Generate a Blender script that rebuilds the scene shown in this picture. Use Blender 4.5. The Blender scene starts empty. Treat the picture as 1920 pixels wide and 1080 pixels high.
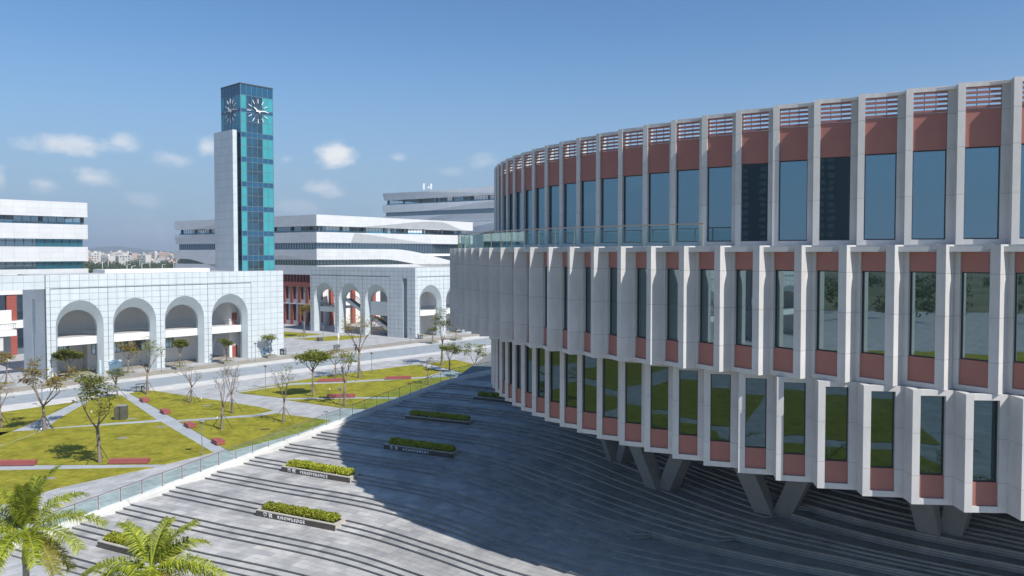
import bpy, bmesh, math, random
import numpy as np
from mathutils import Vector, Matrix, noise
R=math.radians
sc=bpy.context.scene; C=sc.collection
# ---------------------------------------------------------------- camera, sky, sun, exposure
CAMH=22.0
PITCH=R(1.8)
cam=bpy.data.objects.new('camera',bpy.data.cameras.new('camera')); C.objects.link(cam)
cam.location=(0,0,CAMH); cam.rotation_euler=(R(90)-PITCH,0,0)
cam.data.sensor_width=36; cam.data.lens=36*1450/1920
cam.data.shift_y=-(540-(474+1450*math.tan(PITCH)))/1920
cam.data.clip_start=.5; cam.data.clip_end=20000
sc.camera=cam
SUN_AZ=R(-42.5); SUN_EL=R(47.7)
sdir=Vector((math.cos(SUN_EL)*math.cos(SUN_AZ),math.cos(SUN_EL)*math.sin(SUN_AZ),math.sin(SUN_EL)))
sl=bpy.data.lights.new('sun','SUN'); sl.energy=5.0; sl.angle=R(.5); sl.color=(1,.955,.89)
so=bpy.data.objects.new('sun',sl); C.objects.link(so); so.rotation_euler=sdir.to_track_quat('Z','Y').to_euler()
so.location=(60,-60,120)
sc.view_settings.view_transform='Standard'; sc.view_settings.look='None'; sc.view_settings.gamma=1
sc.view_settings.use_curve_mapping=False; sc.view_settings.exposure=0.17
w=bpy.data.worlds.new('World'); sc.world=w; w.use_nodes=True
def build_world():
    nt=w.node_tree; N=nt.nodes; L=nt.links; N.clear()
    def nd(t,**k):
        n=N.new(t)
        for a,b in k.items(): setattr(n,a,b)
        return n
    def mth(op,a,b=None,clamp=False):
        n=nd('ShaderNodeMath',operation=op,use_clamp=clamp)
        for i,v in enumerate((a,b)):
            if v is None: continue
            if isinstance(v,(int,float)): n.inputs[i].default_value=v
            else: L.new(v,n.inputs[i])
        return n.outputs[0]
    out=nd('ShaderNodeOutputWorld'); bg=nd('ShaderNodeBackground'); bg.inputs[1].default_value=1.0
    sky=nd('ShaderNodeTexSky',sky_type='NISHITA',sun_disc=False,sun_elevation=SUN_EL,sun_rotation=R(90)-SUN_AZ,altitude=20,air_density=1.0,dust_density=0.6,ozone_density=2.5)
    sm=nd('ShaderNodeVectorMath',operation='MULTIPLY'); L.new(sky.outputs[0],sm.inputs[0]); sm.inputs[1].default_value=(.070,.095,.115)
    tc=nd('ShaderNodeTexCoord'); sep=nd('ShaderNodeSeparateXYZ'); L.new(tc.outputs['Generated'],sep.inputs[0])
    az=mth('ARCTAN2',sep.outputs[0],sep.outputs[1]); el=mth('ARCSINE',sep.outputs[2])
    cb=nd('ShaderNodeCombineXYZ'); L.new(az,cb.inputs[0]); L.new(mth('MULTIPLY',el,1.6),cb.inputs[1])
    nz=nd('ShaderNodeTexNoise'); nz.inputs['Scale'].default_value=19; nz.inputs['Detail'].default_value=9; nz.inputs['Roughness'].default_value=.56
    L.new(cb.outputs[0],nz.inputs['Vector'])
    n2=nd('ShaderNodeTexNoise'); n2.inputs['Scale'].default_value=5.5; n2.inputs['Detail'].default_value=3; L.new(cb.outputs[0],n2.inputs['Vector'])
    nc=mth('MULTIPLY',mth('SUBTRACT',nz.outputs[0],.5),3.4)
    # separate fair-weather clouds: azimuth, elevation, half width, half height, strength
    clouds=[(165,272,88,21,.62),(225,268,26,14,.6),(170,333,46,17,.58),(632,287,42,22,.85),(598,354,40,17,.5),(392,276,30,22,.6),(325,298,44,15,.38),(747,296,19,9,.38),
            (4,333,18,28,.45),(85,345,34,16,.38),(905,305,26,16,.3),(540,300,16,9,.25),(270,375,40,14,.16),(560,388,55,18,.16),(850,322,26,9,.16),(60,395,70,13,.12)]
    acc=None
    for x,y,a,b,s in clouds:
        ca=math.atan((x-960)/1450); ce=math.atan((474-y)/1450*math.cos(ca)); da=a/1450*math.cos(ca)**2; de=b/1450*math.cos(ca)
        u=mth('MULTIPLY',mth('SUBTRACT',az,ca),1/da); v=mth('MULTIPLY',mth('SUBTRACT',el,ce),1/de)
        # flat base: the lower half falls off faster
        v=mth('MULTIPLY',v,1.0)
        r=mth('SQRT',mth('ADD',mth('MULTIPLY',u,u),mth('MULTIPLY',v,v)))
        s=min(.95,s*1.12); m=mth('ADD',mth('SUBTRACT',1.0,r),nc)
        ms=nd('ShaderNodeMapRange',interpolation_type='SMOOTHSTEP'); L.new(m,ms.inputs[0]); ms.inputs[1].default_value=-.25; ms.inputs[2].default_value=1.05; ms.inputs[4].default_value=s
        acc=ms.outputs[0] if acc is None else mth('MAXIMUM',acc,ms.outputs[0])
    # the same kind of thin cloud everywhere else round the low sky
    g=nd('ShaderNodeMapRange',interpolation_type='SMOOTHSTEP'); L.new(mth('ADD',n2.outputs[0],mth('MULTIPLY',nc,.12)),g.inputs[0]); g.inputs[1].default_value=.6; g.inputs[2].default_value=.85; g.inputs[4].default_value=.3
    e2=nd('ShaderNodeMapRange'); L.new(el,e2.inputs[0]); e2.inputs[1].default_value=.17; e2.inputs[2].default_value=.10; e2.inputs[3].default_value=0; e2.inputs[4].default_value=1
    acc=mth('MAXIMUM',acc,mth('MULTIPLY',g.outputs[0],e2.outputs[0]))
    hz=nd('ShaderNodeMapRange',interpolation_type='SMOOTHSTEP'); L.new(mth('ABSOLUTE',el),hz.inputs[0]); hz.inputs[1].default_value=-.02; hz.inputs[2].default_value=.30; hz.inputs[3].default_value=.95; hz.inputs[4].default_value=0
    hm=nd('ShaderNodeMix',data_type='RGBA'); L.new(hz.outputs[0],hm.inputs[0]); L.new(sm.outputs[0],hm.inputs[6]); hm.inputs[7].default_value=(.285,.40,.555,1)
    mx=nd('ShaderNodeMix',data_type='RGBA'); L.new(acc,mx.inputs[0]); L.new(hm.outputs[2],mx.inputs[6]); mx.inputs[7].default_value=(.80,.81,.84,1)
    L.new(mx.outputs[2],bg.inputs[0]); L.new(bg.outputs[0],out.inputs[0])
build_world()
# ---------------------------------------------------------------- helpers
rnd=random.Random(7)
def tag(o,label=None,cat=None,group=None,kind=None):
    if label: o['label']=label
    if cat: o['category']=cat
    if group: o['group']=group
    if kind: o['kind']=kind
    return o
WL={}
def wl(o): return WL.get(o.name,Vector((0,0,0))) if o else Vector((0,0,0))
def thing(name,label,cat,loc=(0,0,0),group=None):
    o=bpy.data.objects.new(name,None); C.objects.link(o); o.location=loc; o.empty_display_size=.3
    WL[o.name]=Vector(loc); return tag(o,label,cat,group)
class MB:
    def __init__(s): s.v=[]; s.f=[]; s.m=[]
    def face(s,pts,mi=0):
        b=len(s.v); s.v+= [tuple(p) for p in pts]; s.f.append(tuple(range(b,b+len(pts)))); s.m.append(mi)
    def hexa(s,p,mi=0,bottom=True):   # 8 points: bottom 4 ccw, top 4 ccw
        b=len(s.v); s.v+=[tuple(q) for q in p]
        fs=[(4,5,6,7),(0,1,5,4),(1,2,6,5),(2,3,7,6),(3,0,4,7)]
        if bottom: fs.append((3,2,1,0))
        for f in fs: s.f.append(tuple(b+i for i in f)); s.m.append(mi)
    def box(s,x0,x1,y0,y1,z0,z1,mi=0,bottom=True):
        s.hexa([(x0,y0,z0),(x1,y0,z0),(x1,y1,z0),(x0,y1,z0),(x0,y0,z1),(x1,y0,z1),(x1,y1,z1),(x0,y1,z1)],mi,bottom)
    def obox(s,P,h,x0,x1,y0,y1,z0,z1,mi=0,bottom=True):   # box in a frame at P turned by h
        c,q=math.cos(h),math.sin(h)
        T=lambda x,y,z:(P[0]+c*x-q*y,P[1]+q*x+c*y,z)
        s.hexa([T(x0,y0,z0),T(x1,y0,z0),T(x1,y1,z0),T(x0,y1,z0),T(x0,y0,z1),T(x1,y0,z1),T(x1,y1,z1),T(x0,y1,z1)],mi,bottom)
    def tube(s,pts,rad,n=6,mi=0,cap=True):
        pts=[Vector(p) for p in pts]; rings=[]; b0=len(s.v)
        for i,p in enumerate(pts):
            d=(pts[min(i+1,len(pts)-1)]-pts[max(i-1,0)]).normalized()
            a=d.orthogonal().normalized() if i==0 else (a-d*a.dot(d)).normalized()
            c=d.cross(a); r=rad[i] if isinstance(rad,(list,tuple)) else rad
            for k in range(n):
                t=2*math.pi*k/n; s.v.append(tuple(p+a*(r*math.cos(t))+c*(r*math.sin(t))))
        for i in range(len(pts)-1):
            for k in range(n):
                A=b0+i*n+k; B=b0+i*n+(k+1)%n; s.f.append((A,B,B+n,A+n)); s.m.append(mi)
        if cap:
            s.f.append(tuple(b0+k for k in reversed(range(n)))); s.m.append(mi)
            e=b0+(len(pts)-1)*n; s.f.append(tuple(e+k for k in range(n))); s.m.append(mi)
    def prism(s,poly,z0,z1,mi=0,bottom=True):
        n=len(poly); b=len(s.v); s.v+=[(p[0],p[1],z0) for p in poly]+[(p[0],p[1],z1) for p in poly]
        for i in range(n):
            j=(i+1)%n; s.f.append((b+i,b+j,b+n+j,b+n+i)); s.m.append(mi)
        s.f.append(tuple(b+n+i for i in range(n))); s.m.append(mi)
        if bottom: s.f.append(tuple(b+i for i in reversed(range(n)))); s.m.append(mi)
    def build(s,name,mats,parent=None,smooth=False,loc=None,rz=0,local=False):
        me=bpy.data.meshes.new(name)
        off=wl(parent)
        v=s.v if (local or off.length==0) else [(a-off[0],b-off[1],c-off[2]) for a,b,c in s.v]
        me.from_pydata(v,[],s.f)
        if not isinstance(mats,(list,tuple)): mats=[mats]
        for m in mats: me.materials.append(m)
        if len(mats)>1: me.polygons.foreach_set('material_index',s.m)
        if smooth: me.polygons.foreach_set('use_smooth',[True]*len(s.f))
        me.update()
        return link(name,me,parent,loc,rz)
def link(name,me,parent=None,loc=None,rz=0):
    o=bpy.data.objects.new(name,me); C.objects.link(o)
    if parent is not None: o.parent=parent; WL[o.name]=wl(parent)+Vector(loc or (0,0,0))
    if loc is not None: o.location=loc
    if rz: o.rotation_euler=(0,0,rz)
    if parent is None and loc is not None: WL[o.name]=Vector(loc)
    return o
def copy_tree(o,parent=None,loc=None,rz=None,label=None):
    c=o.copy(); C.objects.link(c); c.parent=parent
    if loc is not None: c.location=loc
    if rz is not None: c.rotation_euler=(0,0,rz)
    if label: c['label']=label
    for ch in list(o.children): copy_tree(ch,c)
    return c
# ---------------------------------------------------------------- materials
def mat(name,col,rough=.7,var=.12,scale=3.,metal=0.,spec=.5,island=0.,stain=0.,bump=0.,bscale=20.,col2=None,coord='Object',stretch=None,trans=0.):
    m=bpy.data.materials.new(name); m.use_nodes=True; nt=m.node_tree; N=nt.nodes; L=nt.links
    b=N['Principled BSDF']; b.inputs['Roughness'].default_value=rough; b.inputs['Metallic'].default_value=metal
    b.inputs['Specular IOR Level'].default_value=spec
    tc=N.new('ShaderNodeTexCoord'); vec=tc.outputs[coord]
    if coord=='World':pass
    if stretch:
        mp=N.new('ShaderNodeMapping'); mp.inputs['Scale'].default_value=stretch; L.new(vec,mp.inputs[0]); vec=mp.outputs[0]
    nz=N.new('ShaderNodeTexNoise'); nz.inputs['Scale'].default_value=scale; nz.inputs['Detail'].default_value=7; nz.inputs['Roughness'].default_value=.6; L.new(vec,nz.inputs['Vector'])
    mr=N.new('ShaderNodeMapRange'); mr.inputs[1].default_value=.3; mr.inputs[2].default_value=.7; mr.inputs[3].default_value=1-var; mr.inputs[4].default_value=1+var; L.new(nz.outputs[0],mr.inputs[0])
    fac=mr.outputs[0]
    if island:
        g=N.new('ShaderNodeNewGeometry'); r=N.new('ShaderNodeMapRange'); r.inputs[3].default_value=1-island; r.inputs[4].default_value=1+island; L.new(g.outputs['Random Per Island'],r.inputs[0])
        ml=N.new('ShaderNodeMath'); ml.operation='MULTIPLY'; L.new(fac,ml.inputs[0]); L.new(r.outputs[0],ml.inputs[1]); fac=ml.outputs[0]
        oi=N.new('ShaderNodeObjectInfo'); r2=N.new('ShaderNodeMapRange'); r2.inputs[3].default_value=1-island*.6; r2.inputs[4].default_value=1+island*.6; L.new(oi.outputs['Random'],r2.inputs[0])
        m2=N.new('ShaderNodeMath'); m2.operation='MULTIPLY'; L.new(fac,m2.inputs[0]); L.new(r2.outputs[0],m2.inputs[1]); fac=m2.outputs[0]
    if stain:
        n3=N.new('ShaderNodeTexNoise'); n3.inputs['Scale'].default_value=scale*.23; n3.inputs['Detail'].default_value=5; L.new(vec,n3.inputs['Vector'])
        r3=N.new('ShaderNodeMapRange'); r3.inputs[1].default_value=.45; r3.inputs[2].default_value=.7; r3.inputs[3].default_value=1; r3.inputs[4].default_value=1-stain; L.new(n3.outputs[0],r3.inputs[0])
        m3=N.new('ShaderNodeMath'); m3.operation='MULTIPLY'; L.new(fac,m3.inputs[0]); L.new(r3.outputs[0],m3.inputs[1]); fac=m3.outputs[0]
    vm=N.new('ShaderNodeVectorMath'); vm.operation='SCALE'; L.new(fac,vm.inputs['Scale'])
    if col2:
        mx=N.new('ShaderNodeMix'); mx.data_type='RGBA'; n4=N.new('ShaderNodeTexNoise'); n4.inputs['Scale'].default_value=scale*.6; n4.inputs['Detail'].default_value=4; L.new(vec,n4.inputs['Vector'])
        if island:
            src=g.outputs['Random Per Island']
        else:
            r4=N.new('ShaderNodeMapRange'); r4.inputs[1].default_value=.38; r4.inputs[2].default_value=.62; L.new(n4.outputs[0],r4.inputs[0]); src=r4.outputs[0]
        L.new(src,mx.inputs[0]); mx.inputs[6].default_value=(*col,1); mx.inputs[7].default_value=(*col2,1); L.new(mx.outputs[2],vm.inputs[0])
    else: vm.inputs[0].default_value=col
    L.new(vm.outputs[0],b.inputs['Base Color'])
    if bump:
        n5=N.new('ShaderNodeTexNoise'); n5.inputs['Scale'].default_value=bscale; n5.inputs['Detail'].default_value=5; L.new(vec,n5.inputs['Vector'])
        bp=N.new('ShaderNodeBump'); bp.inputs['Strength'].default_value=bump; bp.inputs['Distance'].default_value=.03; L.new(n5.outputs[0],bp.inputs['Height']); L.new(bp.outputs[0],b.inputs['Normal'])
    if trans:
        tr=N.new('ShaderNodeBsdfTranslucent'); L.new(vm.outputs[0],tr.inputs[0]); ms=N.new('ShaderNodeMixShader'); ms.inputs[0].default_value=trans
        o=N['Material Output']; L.new(b.outputs[0],ms.inputs[1]); L.new(tr.outputs[0],ms.inputs[2]); L.new(ms.outputs[0],o.inputs[0])
    return m
def tiled(name,col,sx,sy,joint=.6,var=.1,rough=.7,ang=0,vertical=False,jw=.02,island=.12,offset=.5,col2=None,spec=.3):
    """surface of far small slabs or panels: joints and per-piece tone by brick pattern in metres"""
    m=mat(name,col,rough,var,.35,spec=spec); nt=m.node_tree; N=nt.nodes; L=nt.links; b=N['Principled BSDF']
    src=b.inputs['Base Color'].links[0].from_socket
    tc=N.new('ShaderNodeTexCoord'); mp=N.new('ShaderNodeMapping'); L.new(tc.outputs['Object'],mp.inputs[0])
    mp.inputs['Rotation'].default_value=(0,0,-ang); vec=mp.outputs[0]
    if vertical:
        s=N.new('ShaderNodeSeparateXYZ'); c=N.new('ShaderNodeCombineXYZ'); L.new(vec,s.inputs[0]); L.new(s.outputs[0],c.inputs[0]); L.new(s.outputs[2],c.inputs[1]); vec=c.outputs[0]
    br=N.new('ShaderNodeTexBrick'); br.offset=offset; br.inputs['Scale'].default_value=1; br.inputs['Brick Width'].default_value=sx; br.inputs['Row Height'].default_value=sy
    br.inputs['Mortar Size'].default_value=jw; br.inputs['Mortar Smooth'].default_value=.3; br.inputs['Bias'].default_value=0
    br.inputs['Color1'].default_value=(1-island,)*3+(1,); br.inputs['Color2'].default_value=(1+island,)*3+(1,); br.inputs['Mortar'].default_value=(joint,)*3+(1,)
    L.new(vec,br.inputs['Vector']); mul=N.new('ShaderNodeVectorMath'); mul.operation='MULTIPLY'; L.new(src,mul.inputs[0]); L.new(br.outputs['Color'],mul.inputs[1]); L.new(mul.outputs[0],b.inputs['Base Color'])
    return m
def mirror_glass(name,col,rough=.015,wav=.02,dark=(.01,.02,.022),refl=.75):
    m=bpy.data.materials.new(name); m.use_nodes=True; nt=m.node_tree; N=nt.nodes; L=nt.links
    b=N['Principled BSDF']; b.inputs['Base Color'].default_value=(*dark,1); b.inputs['Roughness'].default_value=.1
    g=N.new('ShaderNodeBsdfGlossy'); g.inputs['Color'].default_value=(*col,1); g.inputs['Roughness'].default_value=rough
    tc=N.new('ShaderNodeTexCoord'); nz=N.new('ShaderNodeTexNoise'); nz.inputs['Scale'].default_value=.7; nz.inputs['Detail'].default_value=1
    oi=N.new('ShaderNodeObjectInfo'); ad=N.new('ShaderNodeVectorMath'); ad.operation='ADD'; sc_=N.new('ShaderNodeVectorMath'); sc_.operation='SCALE'; sc_.inputs[0].default_value=(9,7,5); L.new(oi.outputs['Random'],sc_.inputs['Scale'])
    L.new(tc.outputs['Object'],ad.inputs[0]); L.new(sc_.outputs[0],ad.inputs[1]); L.new(ad.outputs[0],nz.inputs['Vector'])
    bp=N.new('ShaderNodeBump'); bp.inputs['Strength'].default_value=.6; bp.inputs['Distance'].default_value=wav; L.new(nz.outputs[0],bp.inputs['Height']); L.new(bp.outputs[0],g.inputs['Normal'])
    ms=N.new('ShaderNodeMixShader'); ms.inputs[0].default_value=refl; L.new(b.outputs[0],ms.inputs[1]); L.new(g.outputs[0],ms.inputs[2]); L.new(ms.outputs[0],N['Material Output'].inputs[0])
    return m
def clear_glass(name,tint,refl=.12):
    m=bpy.data.materials.new(name); m.use_nodes=True; nt=m.node_tree; N=nt.nodes; L=nt.links
    t=N.new('ShaderNodeBsdfTransparent'); t.inputs[0].default_value=(*tint,1); g=N.new('ShaderNodeBsdfGlossy'); g.inputs['Roughness'].default_value=.02; g.inputs['Color'].default_value=(.9,1,1,1)
    fr=N.new('ShaderNodeLayerWeight'); fr.inputs[0].default_value=.12; mr=N.new('ShaderNodeMapRange'); mr.inputs[3].default_value=refl; mr.inputs[4].default_value=.7; L.new(fr.outputs['Fresnel'],mr.inputs[0])
    ms=N.new('ShaderNodeMixShader'); L.new(mr.outputs[0],ms.inputs[0]); L.new(t.outputs[0],ms.inputs[1]); L.new(g.outputs[0],ms.inputs[2]); L.new(ms.outputs[0],N['Material Output'].inputs[0])
    return m
M={}
M['stone']=mat('pale_stone_cladding',(.565,.55,.535),.65,.12,1.3,island=.07,stain=.24,bump=.1,bscale=30,stretch=(1,1,.35))
M['stone_dark']=mat('joint_backing',(.12,.12,.12),.8)
M['terracotta']=mat('terracotta_panel',(.34,.135,.11),.55,.06,.8,island=.03)
M['louvre']=mat('terracotta_louvre',(.30,.125,.105),.5,.05)
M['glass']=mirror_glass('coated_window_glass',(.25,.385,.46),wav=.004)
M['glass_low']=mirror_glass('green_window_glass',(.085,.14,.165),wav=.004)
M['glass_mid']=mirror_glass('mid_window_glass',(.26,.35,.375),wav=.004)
M['frame']=mat('dark_window_frame',(.03,.035,.04),.4)
M['soffit']=mat('grey_soffit',(.12,.12,.12),.8,.1,.5)
M['concrete']=mat('column_concrete',(.26,.265,.26),.75,.1,1.5,stain=.2)
M['roof']=mat('roof_membrane',(.42,.43,.43),.85,.1,.5)
M['slab']=mat('grey_granite_slab',(.37,.37,.368),.62,.2,.8,island=.085,stain=.28,bump=.15,bscale=25,col2=(.44,.43,.41))
M['tread']=mat('stair_bedding',(.20,.195,.19),.85,.15,1.)
M['riser']=mat('stair_riser_granite',(.40,.39,.37),.75,.2,1.2,stain=.3)
M['kerb']=mat('white_granite_kerb',(.62,.62,.60),.6,.08,.9,stain=.15)
M['railpost']=mat('brushed_steel_post',(.30,.27,.24),.35,.1,metal=.6)
M['railglass']=clear_glass('railing_glass',(.86,.95,.94),.05)
M['grass']=mat('mown_lawn',(.225,.235,.024),.9,.2,1.9,stain=.34,bump=.8,bscale=60,col2=(.305,.27,.038),spec=.05)
M['plaza']=tiled('grey_plaza_slabs',(.385,.39,.395),1.2,.6,.72,.18,.7,R(49),island=.13)
M['path']=tiled('pale_blue_path_slabs',(.36,.385,.41),1.8,.9,.75,.08,.7,R(10),island=.06)
M['road']=tiled('blue_grey_road_slabs',(.29,.325,.35),1.2,.6,.8,.08,.7,R(49),island=.08)
M['white_strip']=tiled('cream_granite_strip',(.56,.55,.525),1.2,.6,.82,.08,.7,R(49),island=.08)
M['tan']=tiled('tan_paving_strip',(.31,.285,.24),.6,.3,.8,.12,.75,R(49),island=.12)
M['tile']=mat('white_glazed_tile',(.55,.595,.615),.45,.05,.6,island=.045,stain=.05)
M['tile_joint']=mat('tile_joint_grey',(.21,.24,.25),.8,.05)
M['ring']=mat('smooth_arch_ring',(.50,.555,.575),.5,.05,.5)
M['plaster']=mat('grey_white_plaster',(.62,.62,.61),.8,.06,.4)
M['white']=mat('white_paint',(.74,.74,.73),.6,.05,.5)
M['dark']=mat('near_black_wall',(.025,.027,.03),.6)
M['dwin']=mirror_glass('dark_campus_window',(.42,.55,.62),.05,.004,dark=(.015,.03,.04),refl=.55)
M['twin']=mirror_glass('teal_campus_window',(.12,.36,.42),.08,.01,dark=(.02,.11,.14),refl=.4)
M['mullion']=mat('dark_mullion',(.07,.085,.095),.5)
M['panel_white']=tiled('white_facade_panel',(.70,.71,.71),2.4,1.1,.82,.05,.5,0,island=.035,jw=.03,offset=0)
M['brick']=mat('red_brick',(.30,.075,.055),.8,.12,2.)
M['wood']=mat('red_bench_wood',(.33,.085,.075),.6,.1,2.,island=.05)
M['bark']=mat('grey_brown_bark',(.22,.175,.135),.9,.3,4.,bump=.5)
M['leaf_green']=mat('leaf_green',(.17,.21,.025),.6,.3,.5,island=.35,col2=(.24,.25,.03),trans=.5)
M['leaf_orange']=mat('leaf_orange',(.44,.25,.03),.6,.3,.5,island=.35,col2=(.27,.26,.03),trans=.5)
M['leaf_dark']=mat('leaf_dark',(.035,.065,.018),.7,.3,.05,island=.4,col2=(.065,.09,.02),trans=.15)
M['hedge']=mat('yellow_green_hedge',(.46,.43,.03),.6,.25,1.,island=.35,col2=(.26,.33,.02),trans=.25)
M['soil']=mat('dark_soil',(.05,.035,.02),.95,.2)
M['frond']=mat('palm_leaflet',(.17,.25,.02),.5,.25,1.,island=.3,col2=(.40,.41,.035),trans=.35)
M['frond_dry']=mat('palm_leaflet_dry',(.34,.27,.045),.6,.25,1.,island=.3,col2=(.22,.24,.03),trans=.35)
M['crownshaft']=mat('palm_crownshaft',(.28,.32,.03),.4,.1,1.)
M['palmtrunk']=mat('palm_trunk',(.34,.31,.27),.85,.15,3.,stretch=(1,1,5))
M['planter']=mat('brown_granite_planter',(.085,.072,.062),.45,.15,1.5,stain=.2)
M['coping']=mat('beige_coping',(.45,.42,.37),.6,.1,1.5)
M['letter']=mat('white_letters',(.85,.85,.87),.4,.02)
M['metal']=mat('grey_lamp_metal',(.30,.31,.32),.4,.05,metal=.5)
M['brass']=mat('brass_lamp_cap',(.32,.25,.14),.4,.05,metal=.4)
M['stake']=mat('dark_green_stake',(.05,.06,.05),.6)
M['wtrunk']=mat('pale_trunk',(.42,.37,.30),.9,.25,5.)
M['teal']=mat('teal_curtain_pane',(.05,.31,.34),.12,.05,.3,island=.07,spec=.6)
M['teal2']=mat('mid_teal_pane',(.04,.26,.36),.1,.06,.3,island=.08,spec=.6)
M['blue']=mat('blue_spandrel_pane',(.02,.09,.17),.1,.06,.3,island=.07,spec=.6)
M['cabinet']=mat('dark_green_stone',(.10,.10,.07),.5,.3,1.5,stain=.3)
M['sign']=mat('pale_blue_sign',(.50,.66,.72),.5,.03)
M['signblue']=mat('sign_blue_print',(.12,.28,.45),.5,.05)
M['cloth']=mat('dark_cloth',(.02,.02,.03),.8)
M['skin']=mat('skin',(.45,.27,.2),.6)
M['far_ground']=mat('scrub_ground',(.11,.13,.05),.95,.3,.02,col2=(.2,.18,.11))
M['solar']=mirror_glass('solar_cell',(.2,.25,.4),.1,.002,refl=.4)
M['hill']=mat('wooded_hill',(.05,.08,.045),.95,.3,.01)
# ---------------------------------------------------------------- ground, roads, lawns
def flat(name,poly,z,m,kind='structure'):
    mb=MB(); mb.face([(x,y,z) for x,y in poly]); o=mb.build(name,m); tag(o,kind=kind); return o
flat('far_ground',[(-9000,-6000),(9000,-6000),(9000,12000),(-9000,12000)],-.06,M['far_ground'])
flat('plaza',[(-260,-120),(220,-120),(220,300),(-260,300)],0,M['plaza'])
U=(math.cos(R(49)),math.sin(R(49))); V=(-U[1],U[0])
def along(P,a,b): return (P[0]+U[0]*a+V[0]*b,P[1]+U[1]*a+V[1]*b)
def strip(name,pa,pb,m,z):   # pa, pb: two points on each edge; run on in both directions
    (a0,a1),(b0,b1)=pa,pb
    def ext(p,q,t): return (p[0]+(q[0]-p[0])*t,p[1]+(q[1]-p[1])*t)
    mb=MB(); n=24
    for i in range(n):
        t0,t1_=-.9+2.9*i/n,-.9+2.9*(i+1)/n
        mb.face([(*ext(a0,a1,t0),z),(*ext(b0,b1,t0),z),(*ext(b0,b1,t1_),z),(*ext(a0,a1,t1_),z)])
    tag(mb.build(name,m),kind='structure')
UT=((-79.00,120.72),(-13.76,198.88)); UB=((-77.45,117.57),(-13.26,191.67)); LT=((-73.32,110.57),(-5.95,182.82)); LB=((-70.38,106.10),(-5.80,178.20))
strip('tan_pavement',(along(UT[0],0,5.2),along(UT[1],0,5.2)),UT,M['tan'],.008)
strip('upper_kerb_strip',UT,UB,M['white_strip'],.012)
strip('road',UB,LT,M['road'],.008)
strip('lower_kerb_strip',LT,LB,M['white_strip'],.012)
def lawn(poly,name='lawn'):
    mb=MB(); mb.prism(poly,-.02,.07); o=mb.build(name,M['grass']); tag(o,kind='structure'); return o
# curb line of the big stair: point for stair unit k
def A(k): return (-29.1+2.352*(k-2),66.3+3.215*(k-2))
CU=Vector((2.352,3.215)).normalized(); CN=Vector((-CU[1],CU[0]))   # along the kerb, and outward to the lawns
LW=[
 [(-70.43,105.75),(-64.18,113.55),(-64.36,114.58),(-61.88,98.17),(-61.43,92.13),(-61.01,86.08),(-72.42,102.31)],
 [(-62.95,115.63),(-60.31,118.68),(-46.90,101.33),(-57.89,96.51),(-58.61,97.26),(-59.97,101.65)],
 [(-63.42,89.51),(-62.70,94.06),(-58.30,95.20),(-58.25,88.25),(-59.71,84.23)],
 [(-57.85,95.78),(-45.62,99.88),(-32.87,84.46),(-36.04,79.74),(-56.20,79.24),(-56.98,80.35),(-58.05,87.03)],
 [(-54.76,77.19),(-36.70,78.54),(-38.07,77.10),(-42.42,71.72),(-44.21,67.54),(-45.73,64.34)],
 [(-59.78,120.26),(-59.09,122.12),(-57.19,122.60),(-36.62,109.99),(-33.31,107.19),(-34.96,104.52),(-44.02,101.00)],
 [(-43.26,99.88),(-34.30,102.98),(-32.27,105.22),(-23.76,100.68),(-26.05,93.78),(-31.32,85.03)],
 [(-43.52,121.65),(-33.89,136.65),(-18.76,151.36),(-13.03,142.50),(-15.18,136.94),(-27.79,132.36),(-37.36,129.91)],
 [(-43.02,120.72),(-36.76,127.81),(-27.33,130.18),(-11.34,136.35),(-8.54,134.04),(-7.28,131.26),(-9.46,124.04),(-13.00,117.14),(-23.52,117.35),(-34.73,116.49)],
 [(-33.89,115.00),(-23.22,115.85),(-13.61,115.42),(-16.36,107.19),(-24.20,109.04)],
 [(-16.87,153.20),(-11.86,158.57),(-4.28,147.14),(1.91,137.54),(0.00,126.53),(-7.69,138.75)],
 [(-72.86,219.53),(-63.65,215.06),(-50.93,208.01),(-59.06,199.51),(-65.22,196.42)],
 [(-55.61,197.03),(-45.30,204.66),(-38.10,204.00),(-41.86,195.21),(-46.95,192.25)],
 [(-45.63,64.21),(-44.12,67.39),(-42.33,71.55),(-46,60),(-60,40),(-95,40),(-80,70)],
 [(-44,40),(-60,36),(-66,4),(-40,-2),(-34,18)],[(-30,16),(-36,-4),(-6,-10),(2,8),(-12,18)],[(-34,-8),(-40,-40),(-2,-40),(0,-14)],[(-44,-6),(-72,0),(-80,-44),(-46,-46)],[(-90,36),(-130,40),(-130,-20),(-84,-6)],[(8,10),(4,-12),(34,-18),(38,4)],[(4,-16),(2,-50),(40,-50),(38,-22)],
]
for i,p in enumerate(LW[:13]): lawn(p)
for p in LW[14:]: lawn(p)
# paths across the lawns
for p in ([(-64.72,114.79),(-62.95,115.63),(-59.29,98.17),(-58.05,87.03),(-56.98,80.35),(-61.01,86.08),(-61.25,91.86),(-61.88,98.17)],
          [(-60.54,119.13),(-59.78,120.26),(-44.02,101.00),(-31.24,85.15),(-32.38,83.78),(-46.69,101.16)],
          [(-55.64,78.44),(-56.20,79.24),(-35.99,79.64),(-36.59,78.54),(-54.76,77.19)],):
    flat('path',p,.016,M['path'])
flat('path',[(-63.42,89.51),(-63.45,95.20),(-59.16,96.51),(-46.83,101.16),(-34.81,104.52),(-33.26,107.00),(-32.32,105.39),(-34.36,103.15),(-45.69,100.04),(-57.94,95.92),(-62.61,93.92)],.020,M['path'])
flat('path',[(-37.28,129.64),(-27.73,132.08),(-12.36,137.24),(-9.18,135.19),(-27.33,130.18),(-36.76,127.81)],.016,M['path'])
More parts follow.
